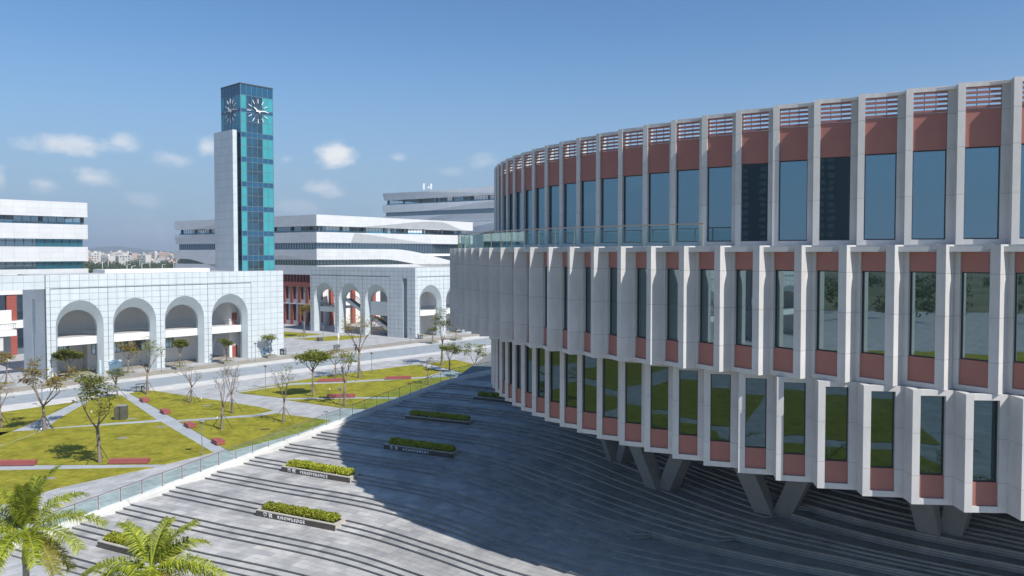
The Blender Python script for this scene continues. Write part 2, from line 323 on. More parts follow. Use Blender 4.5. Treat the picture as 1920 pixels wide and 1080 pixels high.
flat('path',[(-34.67,116.27),(-23.50,117.27),(-12.97,116.92),(-13.61,115.42),(-23.22,115.85),(-33.89,115.00)],.016,M['path'])
flat('path',[(-18.81,151.73),(-17.08,153.20),(-7.67,138.44),(0.00,126.02),(-5.33,128.06),(-8.54,134.04)],.016,M['path'])
# ---------------------------------------------------------------- the wide curving stair
XS=[-10,-5,0,5,10,15,20,30,60]
TB={2:[56.4,52.6,48.6,45.4,42.9,41.0,39.0,34.6,20.6],3:[60.9,57.2,52.6,48.9,46.1,43.7,41.3,36.2,22.2],4:[65.2,62.0,57.3,52.3,48.9,46.2,43.4,37.6,23.6],
5:[69.8,67.0,62.6,56.5,51.3,47.7,44.8,38.8,24.8],6:[74.1,71.6,67.7,61.4,54.9,49.8,46.2,39.8,25.8],7:[78.7,76.2,73.4,68.6,60.2,52.6,47.8,40.7,26.8],
8:[83.2,80.9,78.4,74.2,67.0,57.0,49.9,41.7,27.8],9:[87.6,85.2,82.6,78.6,71.5,60.5,52.0,42.8,28.8],10:[92.2,89.8,87.2,83.5,76.6,65.0,55.2,44.2,30.0],11:[96.2,93.7,91.2,88.0,81.5,70.5,59.5,46.2,31.5]}
TB[1]=[52.1,48.4,44.9,42.2,39.9,38.0,36.4,32.8,18.8]; TB[0]=[48.0,44.4,41.3,38.9,36.8,35.0,33.6,30.6,16.8]; TB[-1]=[43.9,40.6,37.8,35.6,33.6,32.0,30.8,28.2,14.6]; TB[-2]=[40,37,34.4,32.4,30.6,29,28,25.8,12.6]
NS=150
def curve_k(k):
    a=A(k); xs=[a[0]]; ys=[a[1]]
    mid=(a[0]-10)/2
    if a[0]<-12:
        y10=TB[k][0]; xs.append(mid-2); ys.append(a[1]+(y10-a[1])*((mid-2-a[0])/(-10-a[0])))
    for x,y in zip(XS,TB[k]):
        if x>xs[-1]+3: xs.append(x); ys.append(y)
    xs=np.array(xs,float); ys=np.array(ys,float); n=len(xs)
    d=np.diff(ys)/np.diff(xs); m=np.zeros(n); m[0]=d[0]; m[-1]=d[-1]
    for i in range(1,n-1):
        h0,h1=xs[i]-xs[i-1],xs[i+1]-xs[i]; m[i]=(d[i-1]*h1+d[i]*h0)/(h0+h1)
    def ev(x):
        i=int(np.clip(np.searchsorted(xs,x)-1,0,n-2)); h=xs[i+1]-xs[i]; t=(x-xs[i])/h
        return (2*t**3-3*t*t+1)*ys[i]+(t**3-2*t*t+t)*h*m[i]+(-2*t**3+3*t*t)*ys[i+1]+(t**3-t*t)*h*m[i+1]
    return ev
EV={k:curve_k(k) for k in range(-2,12)}
def ztop(k): return .9+.45*k
XE=58.
def xat(k,s): # shared sampling: denser where the picture looks
    a=A(k)[0]; return a+(XE-a)*s
SS=[ (i/NS)**1.25 for i in range(NS+1)]
def smooth(t): t=max(0,min(1,t)); return t*t*(3-2*t)
MERGE={5:9.3,6:14.6,7:30,8:18.0,9:20.0}
def line(k,j):
    """world points of riser line j (0 top, 1, 2) of stair unit k"""
    out=[]
    for s in SS:
        fk=k
        x1=xat(k,s); 
        f=(.155+.12*smooth((x1+6)/16))*j
        if k in MERGE and x1>MERGE[k]: f=0.0015*j
        x0=xat(k-1,s); x=x1*(1-f)+x0*f
        y=EV[k](x1)*(1-f)+EV[k-1](max(x0,A(k-1)[0]))*f
        out.append((x,y))
    return out
lines=[]  # from the bottom up: (points, z below, z above)
for k in range(-1,12):
    for j in (2,1,0):
        z1=ztop(k)-.15*j; lines.append((line(k,j),z1-.15,z1))
stair=MB(); ris=MB()
lo=lines[0][0]
for i,(pts,zb,zt) in enumerate(lines):
    nxt=lines[i+1][0] if i+1<len(lines) else [(x+9,y+60) if True else None for x,y in pts]
    for a in range(NS):
        p,q=pts[a],pts[a+1]; u,v=nxt[a],nxt[a+1]
        stair.face([(p[0],p[1],zt),(q[0],q[1],zt),(v[0],v[1],zt),(u[0],u[1],zt)])
        # riser set back under a 4 cm nosing, nosing 5 cm deep
        d=Vector((q[0]-p[0],q[1]-p[1])).normalized(); n=Vector((-d[1],d[0]))*.045
        ris.face([(p[0]+n[0],p[1]+n[1],zb-.01),(q[0]+n[0],q[1]+n[1],zb-.01),(q[0]+n[0],q[1]+n[1],zt-.035),(p[0]+n[0],p[1]+n[1],zt-.035)])
        stair.face([(p[0],p[1],zt-.04),(q[0],q[1],zt-.04),(q[0],q[1],zt),(p[0],p[1],zt)])
        stair.face([(p[0]+n[0],p[1]+n[1],zt-.04),(q[0]+n[0],q[1]+n[1],zt-.04),(q[0],q[1],zt-.04),(p[0],p[1],zt-.04)])
st=stair.build('stair',M['tread']); tag(st,kind='structure')
r=ris.build('riser',M['riser'],st)
# the paved deck behind the top riser
mb=MB(); top=lines[-1][0]
mb.face([(*p,ztop(11)-.004) for p in [top[0],top[40],top[80],top[-1],(110,60),(110,190),(30,190),(A(38)[0],A(38)[1])]])
o=mb.build('terrace',M['plaza']); tag(o,kind='structure')
# slabs laid on the treads, joints open between them
slabs=[]   # (size in picture, verts)
camv=Vector((0,0,CAMH))
def put_slabs():
    for i,(pts,zb,zt) in enumerate(lines):
        nxt=lines[i+1][0] if i+1<len(lines) else [(x+1.6,y+3.0) for x,y in pts]
        # walk along the strip in about 1.2 m steps
        cum=[0]
        for a in range(NS): cum.append(cum[-1]+math.dist(pts[a],pts[a+1]))
        Lm=cum[-1]; n=int(Lm/1.2); 
        def at(P,t):
            j=min(NS-1,max(0,int(np.searchsorted(cum,t)-1))); f=(t-cum[j])/(cum[j+1]-cum[j]+1e-9); return Vector((P[j][0]*(1-f)+P[j+1][0]*f,P[j][1]*(1-f)+P[j+1][1]*f))
        for c in range(n):
            m=at(pts,(c+.5)*Lm/n); m2=at(nxt,(c+.5)*Lm/n); dep=(m2-m).length
            if m.y<30 or m.x>40: continue
            rows=max(1,round(dep/.62))
            if dep<.2: continue
            for r_ in range(rows):
                sh=0
                t0=(c+sh)*Lm/n; t1=(c+1+sh)*Lm/n
                if t1>Lm: continue
                g=.013
                a0,a1=at(pts,t0+g),at(pts,t1-g); b0,b1=at(nxt,t0+g),at(nxt,t1-g)
                f0,f1=r_/rows,(r_+1)/rows
                e=g/dep; f0+=e if r_ else .0; f1-=e
                q=[a0.lerp(b0,f0),a1.lerp(b1,f0),a1.lerp(b1,f1),a0.lerp(b0,f1)]
                z=zt+.006+rnd.uniform(0,.004)
                cx=Vector((q[0].x,q[0].y,z)); d=cx-camv
                px=960+1450*cx.x/cx.y; py=474+1450*(CAMH-z)/cx.y
                vis=-60<px<1950 and py<1110
                slabs.append(((1/d.length if vis else 0),q,z))
put_slabs()
slabs.sort(key=lambda s:-s[0])
rest=MB()
def slab_mesh(mb,q,z):
    mb.hexa([(p.x,p.y,z-.02) for p in q]+[(p.x,p.y,z) for p in q],0,False)
for n,(s,q,z) in enumerate(slabs):
    if n<300 and s>0:
        mb=MB(); slab_mesh(mb,q,z); mb.build('paving_slab',M['slab'],st)
    else: slab_mesh(rest,q,z)
o=rest.build('paving_slab_field',M['slab'],st); tag(o,kind='stuff')
print('slabs',len(slabs))
# white kerb beside the stair, sloping with it, then level
def kz(k): return ztop(min(k,11.4))
def kerbpt(k,off): a=A(k); return (a[0]+CN[0]*off,a[1]+CN[1]*off)
KO=.47; kt=thing('stair_kerb','long white granite kerb climbing beside the wide grey stair','kerb',(*A(-3),0))
KS=[-4+.5*i for i in range(0,73)]
for o0,o1,h in ((-.02,.28,.08),(.28,.66,.30)):
    for n in range(0,len(KS)-1,2):
        mb=MB()
        k0,k1=KS[n],KS[min(n+2,len(KS)-1)]
        if n+2>=len(KS): continue
        k1-=.006
        a,b,c,d=kerbpt(k0,o0),kerbpt(k1,o0),kerbpt(k1,o1),kerbpt(k0,o1)
        za,zb=kz(k0)+h,kz(k1)+h
        if k0<11.4<k1: zb=kz(11.4)+h
        mb.hexa([(*a,-.3),(*b,-.3),(*c,-.3),(*d,-.3),(*a,za),(*b,zb),(*c,zb),(*d,za)])
        mb.build('kerb_stone',M['kerb'],kt)
# glass railing on the kerb
rt=thing('glass_railing','long glass railing with slim metal posts on the white kerb beside the stair','railing',(*kerbpt(-2,.5),0))
pk=[-3.2+i*.452 for i in range(72)]   # 1.8 m apart
for i,k in enumerate(pk):
    if k>30: break
    p=kerbpt(k,.5); z=kz(k)+.30
    mb=MB(); mb.box(p[0]-.03,p[0]+.03,p[1]-.03,p[1]+.03,z,z+1.1); mb.box(p[0]-.07,p[0]+.07,p[1]-.07,p[1]+.07,z,z+.03); mb.build('post',M['railpost'],rt)
    k2=k+.452; 
    a=kerbpt(k+.03,.5); b=kerbpt(k2-.03,.5); z2=kz(k2)+.30
    n=CN*.006
    mb=MB(); mb.hexa([(a[0]-n[0],a[1]-n[1],z+.08),(b[0]-n[0],b[1]-n[1],z2+.08),(b[0]+n[0],b[1]+n[1],z2+.08),(a[0]+n[0],a[1]+n[1],z+.08),
        (a[0]-n[0],a[1]-n[1],z+1.0),(b[0]-n[0],b[1]-n[1],z2+1.0),(b[0]+n[0],b[1]+n[1],z2+1.0),(a[0]+n[0],a[1]+n[1],z+1.0)])
    mb.build('glass_pane',M['railglass'],rt)
mb=MB(); kk=[pk[0],11.4,30.2]
mb.tube([(*kerbpt(k,.5),kz(k)+.30+1.12) for k in kk],.035,6); mb.build('handrail',M['railpost'],rt)
# ---------------------------------------------------------------- the round building
Z0=CAMH
t1=[(-1.69, 67.14), (-1.42, 65.19), (-1.04, 63.25), (-0.56, 61.33), (0.01, 59.43), (0.68, 57.57), (1.45, 55.74), (2.3, 53.94), (3.24, 52.18), (4.27, 50.46), (5.39, 48.78), (6.58, 47.15), (7.85, 45.57), (9.2, 44.03), (10.62, 42.55), (12.12, 41.12), (13.68, 39.74), (15.3, 38.42), (16.99, 37.15), (18.74, 35.94), (20.54, 34.78), (22.39, 33.68)]
t2=[(-4.36, 63.29), (-3.79, 61.6), (-3.15, 59.84), (-2.45, 58.04), (-1.66, 56.23), (-0.8, 54.42), (0.16, 52.64), (1.2, 50.91), (2.34, 49.23), (3.56, 47.62), (4.88, 46.08), (6.28, 44.61), (7.77, 43.23), (9.32, 41.92), (10.95, 40.68), (12.64, 39.51), (14.37, 38.38), (16.14, 37.3), (17.93, 36.23), (19.73, 35.16), (21.52, 34.06)]
t3=[(-1.45, 66.51), (-1.24, 64.76), (-0.91, 62.97), (-0.48, 61.13), (0.06, 59.28), (0.69, 57.42), (1.42, 55.56), (2.25, 53.72), (3.16, 51.91), (4.15, 50.13), (5.23, 48.39), (6.38, 46.7), (7.6, 45.06), (8.89, 43.48), (10.24, 41.95), (11.65, 40.48), (13.12, 39.07), (14.64, 37.71), (16.21, 36.41), (17.81, 35.16), (19.46, 33.95), (21.14, 32.78)]
t3=[(x*1.09,y*1.09) for x,y in t3]; t1=[(x*.985,y*.985) for x,y in t1]
def extend(T,nl,nr,dl,dr,S=2.03):
    T=[Vector(p) for p in T]; h=math.atan2(*(T[-1]-T[-2]).yx)
    for i in range(nr): h+=R(dr); T.append(T[-1]+Vector((math.cos(h),math.sin(h)))*S)
    h=math.atan2(*(T[1]-T[0]).yx)
    for i in range(nl): h-=R(dl); T.insert(0,T[0]-Vector((math.cos(h),math.sin(h)))*S)
    return T
T1=extend(t1,6,16,3.0,1.5); T2=extend(t2,8,16,3.6,1.4); T3=extend(t3,6,16,3.0,1.5)
def closed(T,inset):
    pts=[]
    n=len(T)
    for i,p in enumerate(T):
        d=(T[min(i+1,n-1)]-T[max(0,i-1)]).normalized(); pts.append(p+Vector((-d.y,d.x))*inset)
    a,b=pts[-1],pts[0]; da=(pts[-1]-pts[-2]).normalized(); db=(pts[1]-pts[0]).normalized()
    c1=a+da*52; c2=b-db*46
    for i in range(1,28):
        t=i/28; pts.append(a*(1-t)**3+c1*3*t*(1-t)**2+c2*3*t*t*(1-t)+b*t**3)
    return pts
rb=thing('round_building','large round three-tier building with pale stone fins, terracotta panels and tall windows on V columns','building',(20,60,5.85))
def slab(T,inset,z0,z1,m,name):
    mb=MB(); mb.prism([(p.x,p.y) for p in closed(T,inset)],z0,z1); return mb.build(name,m,rb)
slab(T1,1.25,Z0-11.54,Z0-11.2,M['soffit'],'soffit')
slab(T1,.9,Z0-6.9,Z0-6.33,M['roof'],'lower_roof')
slab(T2,1.0,Z0-6.27,Z0-5.95,M['soffit'],'overhang_soffit')
slab(T2,.28,Z0+.05,Z0+.30,M['roof'],'balcony_floor')
slab(T3,.75,Z0+6.6,Z0+6.76,M['roof'],'upper_roof')
# unseen opaque drum added behind the bays to block light
for T,ins,z0,z1 in ((T1,1.45,Z0-11.2,Z0-6.95),(T2,1.5,Z0-5.9,Z0+.02),(T3,.95,Z0+.32,Z0+6.58)):
    mb=MB(); P=closed(T,ins)
    for i in range(len(P)):
        p,q=P[i],P[(i+1)%len(P)]; mb.face([(p.x,p.y,z0),(q.x,q.y,z0),(q.x,q.y,z1),(p.x,p.y,z1)])
    mb.build('light_block_drum',M['stone_dark'],rb)
# rear facade beyond what the picture shows: plain bays
for T,z0,z1 in ((T1,Z0-11.62,Z0-6.32),(T2,Z0-6.3,Z0+.38),(T3,Z0+.38,Z0+8.07)):
    P=closed(T,.2); n=len(T); mb=MB()
    for i in range(n-1,len(P)):
        p,q=P[i],P[(i+1)%len(P)]; m_=6
        for j in range(m_):
            a=p.lerp(q,j/m_); b=p.lerp(q,(j+1)/m_); d=(b-a); h=math.atan2(d.y,d.x); L_=d.length
            mb.obox(a,h,0,.3,-.1,.5,z0,z1,0); mb.obox(a,h,.3,L_,.1,.4,z0,z0+1.2,1); mb.obox(a,h,.3,L_,.15,.3,z0+1.2,z1-1.2,2); mb.obox(a,h,.3,L_,.1,.4,z1-1.2,z1-.3,1); mb.obox(a,h,.3,L_,0,.4,z1-.3,z1,0)
    mb.build('rear_facade',[M['stone'],M['terracotta'],M['glass']],rb)
def rows(tier):
    if tier==1: return dict(zb=Z0-11.62,zt=Z0-6.3,bot=.28,top=.27,segs=[1.34,1.97,2.01],red=[(.28,1.36)],glass=(1.36,5.05),r=R(27),bw=.34,br=.42)
    if tier==2: return dict(zb=Z0-6.3,zt=Z0+.38,bot=.24,top=.22,segs=[1.4,2.0,1.95,1.33],red=[(.24,1.42),(5.42,6.46)],glass=(1.42,5.42),r=R(22),bw=.42,br=.26)
    return dict(zb=Z0+.37,zt=Z0+8.07,bot=.28,top=.22,segs=[2.42,2.25,1.68,1.35],red=[(4.65,6.46)],glass=(.29,4.65),r=R(14),bw=.32,br=.36,louvre=(6.46,7.47))
def bay(tier,a,b,detail,joined):
    q=rows(tier); S=(b-a).length; h=math.atan2(*(b-a).yx); H=q['zt']-q['zb']
    r=q['r'] if tier!=2 else -q['r']
    hd=h+r; w=S*math.cos(q['r']); d=S*math.sin(q['r'])
    o=a if tier!=2 else b-Vector((math.cos(hd),math.sin(hd)))*w
    if tier!=2: post=(0,q['bw']); side=(w-q['br'],w)
    else: post=(w-q['bw'],w); side=(0,q['br'])
    x0,x1=(post[1],side[0]) if tier!=2 else (side[1],post[0])
    G_=.0065
    loc=(o.x,o.y,q['zb'])
    fr=MB()
    yr=.30
    fr.box(x0,x1,.03,yr,0,q['bot']); fr.box(x0,x1,.03,yr,H-q['top'],H)
    z=0
    segs=[]
    for s in q['segs']:
        segs.append((z+G_,min(z+s,H)-G_)); z+=s
    # the flat jamb beside the window, cut in the same courses
    for s0,s1 in segs: fr.box(side[0]+.001,side[1]-.001,.03,yr,s0,s1)
    pw=MB()
    pans=[]
    for s0,s1 in segs:
        m_=MB()
        m_.box(post[0],post[1],0,d+.16,s0,s1); pans.append(m_)
    # open joint seen dark between courses
    core=MB(); core.box(post[0]+.012,post[1]-.012,.012,d+.14,.02,H-.02,0); core.box(side[0]+.012,side[1]-.012,.045,yr-.01,.02,H-.02)
    gl=MB(); gl.box(x0+.05,x1-.05,.24,.26,q['glass'][0]+.05,q['glass'][1]-.05)
    wf=MB()
    for xa,xb in ((x0,x0+.05),(x1-.05,x1)): wf.box(xa,xb,.2,.28,q['glass'][0],q['glass'][1])
    for za,zb in ((q['glass'][0],q['glass'][0]+.05),(q['glass'][1]-.05,q['glass'][1])): wf.box(x0+.05,x1-.05,.2,.28,za,zb)
    reds=[]
    for za,zb in q['red']:
        m_=MB(); m_.box(x0+.002,x1-.002,.12,.17,za+.008,zb-.008); reds.append(m_)
    lv=[]
    if 'louvre' in q:
        za,zb=q['louvre']; 
        for i in range(5):
            z=za+.02+(zb-za-.10)*i/4; m_=MB(); m_.box(x0+.002,x1-.002,.05,.24,z,z+.105+(.05 if i==4 else 0)); lv.append(m_)
        m_=MB()
        for f in (.33,.67): xx=x0+(x1-x0)*f; m_.box(xx-.015,xx+.015,.21,.24,za,zb)
        lv.append(m_)
    if detail:
        fo=fr.build('facade_bay',M['stone'],rb,loc=tuple(Vector(loc)-wl(rb)),rz=hd,local=True)
        core.build('joint_backing',M['stone_dark'],fo,local=True)
        for m_ in pans: m_.build('stone_panel',M['stone'],fo,local=True)
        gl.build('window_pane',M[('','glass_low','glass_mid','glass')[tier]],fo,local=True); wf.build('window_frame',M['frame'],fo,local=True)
        for m_ in reds: m_.build('terracotta_panel',M['terracotta'],fo,local=True)
        for m_ in lv[:-1]: m_.build('louvre_slat',M['louvre'],fo,local=True)
        if lv: lv[-1].build('louvre_rod',M['frame'],fo,local=True)
    else:
        c,s=math.cos(hd),math.sin(hd)
        for m_,mi in [(fr,0)]+[(p,0) for p in pans]+[(core,1),(gl,2),(wf,3)]+[(x,4) for x in reds]+[(x,4) for x in lv]:
            b0=len(joined.v); joined.v+=[(loc[0]+c*x-s*y,loc[1]+s*x+c*y,loc[2]+z) for x,y,z in m_.v]
            joined.f+=[tuple(b0+i for i in f) for f in m_.f]; joined.m+=[mi]*len(m_.f)
for tier,T,nl,nv in ((1,T1,6,22),(2,T2,8,21),(3,T3,6,22)):
    J=MB()
    for i in range(len(T)-1):
        vis=(nl-(4 if tier==2 else 1))<=i<=nl+nv-1+(1 if tier!=2 else 1)
        bay(tier,T[i],T[i+1],vis,J)
    J.build('further_bays',[M['stone'],M['stone_dark'],M['glass'],M['frame'],M['terracotta']],rb)
# cap strip over the middle tier, white stone coping
def ribbon(T,o0,o1,z0,z1,m,name,i0=0,i1=None):
    mb=MB(); n=len(T); i1=i1 or n
    O=[]
    for i in range(i0,i1):
        d=(T[min(i+1,n-1)]-T[max(0,i-1)]).normalized(); nn=Vector((-d.y,d.x)); O.append((T[i]+nn*o0,T[i]+nn*o1))
    for (a,b),(c,e) in zip(O,O[1:]):
        mb.hexa([(a.x,a.y,z0),(c.x,c.y,z0),(e.x,e.y,z0),(b.x,b.y,z0),(a.x,a.y,z1),(c.x,c.y,z1),(e.x,e.y,z1),(b.x,b.y,z1)])
    return mb.build(name,m,rb)
ribbon(T3,.95,1.15,Z0+6.2,Z0+7.15,M['metal'],'parapet_rail',18,30) if False else None
ribbon(T3,.34,.60,Z0+7.88,Z0+8.02,M['stone'],'parapet_coping')
# V-shaped columns under the building
def vcol(B,z,tang,half,fl):
    B=Vector(B); tang=Vector(tang).normalized(); nn=Vector((-tang.y,tang.x)); zt=Z0-11.5
    cp=bpy.data.objects.new('column_pair',None); C.objects.link(cp); cp.parent=rb; cp.location=Vector((B.x,B.y,z))-wl(rb); WL[cp.name]=Vector((B.x,B.y,z))
    for sgn in (-1,1):
        b=B+tang*(.42*sgn)+nn*(-.0 if sgn<0 else .45); t=B+tang*(half*sgn)+nn*(-1.2 if sgn<0 else 1.0)
        mb=MB(); wx=.62; wy=.55
        pb=[b-tang*wx*1.0-nn*wy,b+tang*wx*1.0-nn*wy,b+tang*wx*1.0+nn*wy,b-tang*wx*1.0+nn*wy]; pt=[t-tang*wx*1.25-nn*wy,t+tang*wx*1.25-nn*wy,t+tang*wx*1.25+nn*wy,t-tang*wx*1.25+nn*wy]
        mb.hexa([(p.x,p.y,z-.1+(.006 if sgn>0 else 0)) for p in pb]+[(p.x,p.y,zt) for p in pt]); mb.build('column_leg',M['concrete'],cp)
for B,z,tg,hf in (((9.0,66.0),4.2,(.25,-1),3.1),((11.3,58.6),4.06,(.62,-.95),3.1),((17.9,52.3),4.06,(.9,-.75),3.1),((26.1,46.6),4.5,(.75,-.75),1.5),((35.5,42.3),4.95,(1,-.3),3.1),((10.5,75),4.95,(-.1,-1),3.1)):
    vcol(B,z,tg,hf,0)
# near-black core wall deep under the building
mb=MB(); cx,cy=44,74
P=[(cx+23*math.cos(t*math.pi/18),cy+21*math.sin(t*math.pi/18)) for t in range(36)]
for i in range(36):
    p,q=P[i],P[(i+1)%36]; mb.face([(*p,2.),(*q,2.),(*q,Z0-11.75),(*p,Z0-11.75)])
mb.build('core_wall',M['dark'],rb)
# balcony glass railing on the middle tier
br=thing('balcony_railing','curved glass balcony railing with brass-coloured posts on the middle tier roof','railing',(T2[10].x,T2[10].y,Z0+.38))
o8=8; P=[]
for i in range(0,len(T2)-1):
    d=(T2[min(i+1,len(T2)-1)]-T2[max(0,i-1)]).normalized(); P.append(T2[i]+Vector((-d.y,d.x))*.75)
dense=[]
for a,b in zip(P,P[1:]):
    for k in range(8): dense.append(a.lerp(b,k/8))
end=None; pts=[]
for p in dense:
    pts.append(p)
    if 960+1450*p.x/p.y>1312 and p.y<50: break
cum=[0]
for a,b in zip(pts,pts[1:]): cum.append(cum[-1]+(b-a).length)
tot=cum[-1]; n=int(tot/1.75)
def atp(t):
    j=min(len(pts)-2,max(0,int(np.searchsorted(cum,t)-1))); f=(t-cum[j])/(cum[j+1]-cum[j]); return pts[j].lerp(pts[j+1],f)
zr=Z0+.33
M['brasspost']=mat('brass_post',(.45,.40,.27),.35,.05,metal=.7)
for i in range(n+1):
    p=atp(tot*i/n)
    mb=MB(); mb.box(p.x-.028,p.x+.028,p.y-.028,p.y+.028,zr,zr+1.22); mb.build('post',M['brasspost'],br)
    if i<n:
        q=atp(tot*(i+1)/n); m=(q-p).normalized(); nn=Vector((-m.y,m.x))*.006; a=p+m*.05; b=q-m*.05
        mb=MB(); mb.hexa([(a.x-nn.x,a.y-nn.y,zr+.05),(b.x-nn.x,b.y-nn.y,zr+.05),(b.x+nn.x,b.y+nn.y,zr+.05),(a.x+nn.x,a.y+nn.y,zr+.05),(a.x-nn.x,a.y-nn.y,zr+1.12),(b.x-nn.x,b.y-nn.y,zr+1.12),(b.x+nn.x,b.y+nn.y,zr+1.12),(a.x+nn.x,a.y+nn.y,zr+1.12)])
        mb.build('glass_pane',M['railglass'],br)
mb=MB(); mb.tube([(*atp(tot*i/(n*2)),zr+1.25) for i in range(n*2+1)],.04,6); mb.build('handrail',M['railpost'],br)
# ---------------------------------------------------------------- arcades
AO,SO,HO=3.92,9.1,4.5      # outer arch: half width, springing, rise
AI,SI,HI=3.25,8.6,3.25     # inner arch
def archtop(x,cs,a,s,hh):
    for c in cs:
        if abs(x-c)<a-1e-6: return s+hh*math.sqrt(max(0,1-((x-c)/a)**2))
    return None
def arch_wall(t,P,h,L,z1,cs,cells,slots=(),lintel=None,detail=300,count=[0]):
    """P left end, wall along h, y into the building; cells: x edges of the tile columns"""
    c,s=math.cos(h),math.sin(h)
    T=lambda x,y,z:(P[0]+c*x-s*y,P[1]+s*x+c*y,z)
    br=set([0,L])
    for q in cs:
        for k in range(25): br.add(q-AO*math.cos(math.pi*k/24))
    for q in cells: br.add(q)
    for a,b,_,_ in slots: br.add(a); br.add(b)
    br=sorted(br); back=MB()
    def spans(xa,xb,lo,hi):
        """solid z ranges of a thin upright strip"""
        xm=(xa+xb)/2
        za=zb=lo
        ta=archtop(xm,cs,AO,SO,HO)
        if ta is not None:
            e=lambda x: (archtop(min(max(x,[q for q in cs if abs(xm-q)<AO][0]-AO+1e-5),[q for q in cs if abs(xm-q)<AO][0]+AO-1e-5),cs,AO,SO,HO) or SO)
            za,zb=max(lo,e(xa)),max(lo,e(xb))
        if za>=hi and zb>=hi: return []
        out=[(min(za,hi),min(zb,hi),hi,hi)]
        for a,b,s0,s1 in slots:
            if a-1e-6<=xm<=b+1e-6:
                o2=[]
                for (p,q,r,u) in out:
                    if s0>p and s0<r: o2.append((p,q,s0,s0))
                    if s1<r and s1>p: o2.append((s1,s1,r,u))
                    if s0>=r or s1<=p: o2.append((p,q,r,u))
                out=o2
        return out
    for a,b in zip(br,br[1:]):
        if b-a<1e-4: continue
        for (p,q,r,u) in spans(a,b,0,z1-.02):
            back.face([T(a,.03,p),T(b,.03,q),T(b,.03,u),T(a,.03,r)])
            back.face([T(b,.75,q),T(a,.75,p),T(a,.75,r),T(b,.75,u)],1)
    back.face([T(0,.03,z1-.02),T(L,.03,z1-.02),T(L,.75,z1-.02),T(0,.75,z1-.02)])
    back.face([T(0,.75,0),T(0,.03,0),T(0,.03,z1-.02),T(0,.75,z1-.02)]); back.face([T(L,.03,0),T(L,.75,0),T(L,.75,z1-.02),T(L,.03,z1-.02)])
    for a,b,s0,s1 in slots:
        back.face([T(a,.03,s0),T(a,1.4,s0),T(a,1.4,s1),T(a,.03,s1)],2); back.face([T(b,1.4,s0),T(b,.03,s0),T(b,.03,s1),T(b,1.4,s1)],2); back.face([T(a,1.4,s0),T(b,1.4,s0),T(b,1.4,s1),T(a,1.4,s1)],2)
    back.build('wall_backing',[M['tile_joint'],M['plaster'],M['ring']],t)
    rowz=[]; z=0
    while z<z1-.05: rowz.append(z); z+=1.14
    rowz.append(z1)
    rest=MB()
    for xa,xb in zip(cells,cells[1:]):
        subs=[x for x in br if xa-1e-6<=x<=xb+1e-6]
        for za,zb in zip(rowz,rowz[1:]):
            if zb-za<.2: continue
            mb=MB(); g=.028
            for a,b in zip(subs,subs[1:]):
                if b-a<1e-4: continue
                a2=a+(g if a-xa<1e-6 else 0); b2=b-(g if xb-b<1e-6 else 0)
                for (p,q,r,u) in spans(a,b,za+g,zb-g):
                    if r-min(p,q)<.02: continue
                    mb.face([T(a2,0,p),T(b2,0,q),T(b2,0,u),T(a2,0,r)])
                    mb.face([T(a2,.03,r),T(a2,0,r),T(b2,0,u),T(b2,.03,u)])
            if not mb.f: continue
            x,y,_=T((xa+xb)/2,0,0); px=960+1450*x/y if y>0 else -1
            if count[0]<detail and -5<px<1000 and za>.9:
                mb.build('wall_tile',M['tile'],t); count[0]+=1
            else:
                b0=len(rest.v); rest.v+=mb.v; rest.f+=[tuple(b0+i for i in f) for f in mb.f]; rest.m+=mb.m
    if rest.f: tag(rest.build('wall_tile_field',M['tile'],t),kind='stuff')
    for q in cs:
        mb=MB(); N_=26
        def curve(a,sp,hh,y):
            pts=[(q-a,y,0)]+[(q-a*math.cos(math.pi*k/N_),y,sp+hh*math.sin(math.pi*k/N_)) for k in range(N_+1)]+[(q+a,y,0)]
            return [T(*p) for p in pts]
        o=curve(AO,SO,HO,.0); i=curve(AI,SI,HI,1.25); j=curve(AI,SI,HI,2.0)
        for a,b,c2,d in zip(o,o[1:],i,i[1:]): mb.face([a,b,d,c2])
        for a,b,c2,d in zip(i,i[1:],j,j[1:]): mb.face([a,b,d,c2])
        # inner face of the wall round the opening
        mb.build('arch_ring',M['ring'],t,smooth=False)
    b2=MB()
    xs=[0]
    for q in sorted(cs): xs+=[q-AI,q+AI]
    xs.append(L)
    for a,b in zip(xs[0::2],xs[1::2]):
        if b-a>.05: b2.face([T(b,2.0,0),T(a,2.0,0),T(a,2.0,16),T(b,2.0,16)])
    for q in cs:
        for k in range(16):
            a=q-AI*math.cos(math.pi*k/16); b=q-AI*math.cos(math.pi*(k+1)/16)
            b2.face([T(b,2.0,SI+HI*math.sin(math.pi*(k+1)/16)),T(a,2.0,SI+HI*math.sin(math.pi*k/16)),T(a,2.0,16),T(b,2.0,16)])
    b2.build('inner_face',M['plaster'],t)
    return T
def boxT(T,mb,x0,x1,y0,y1,z0,z1,mi=0):
    mb.hexa([T(x0,y0,z0),T(x1,y0,z0),T(x1,y1,z0),T(x0,y1,z0),T(x0,y0,z1),T(x1,y0,z1),T(x1,y1,z1),T(x0,y1,z1)],mi)
def cells_for(L,grooves):
    e=[0]
    pts=sorted(set([0]+list(grooves)+[L]))
    for a,b in zip(pts,pts[1:]):
        n=max(1,round((b-a)/1.57))
        e+=[a+(b-a)*k/n for k in range(1,n+1)]
    return e
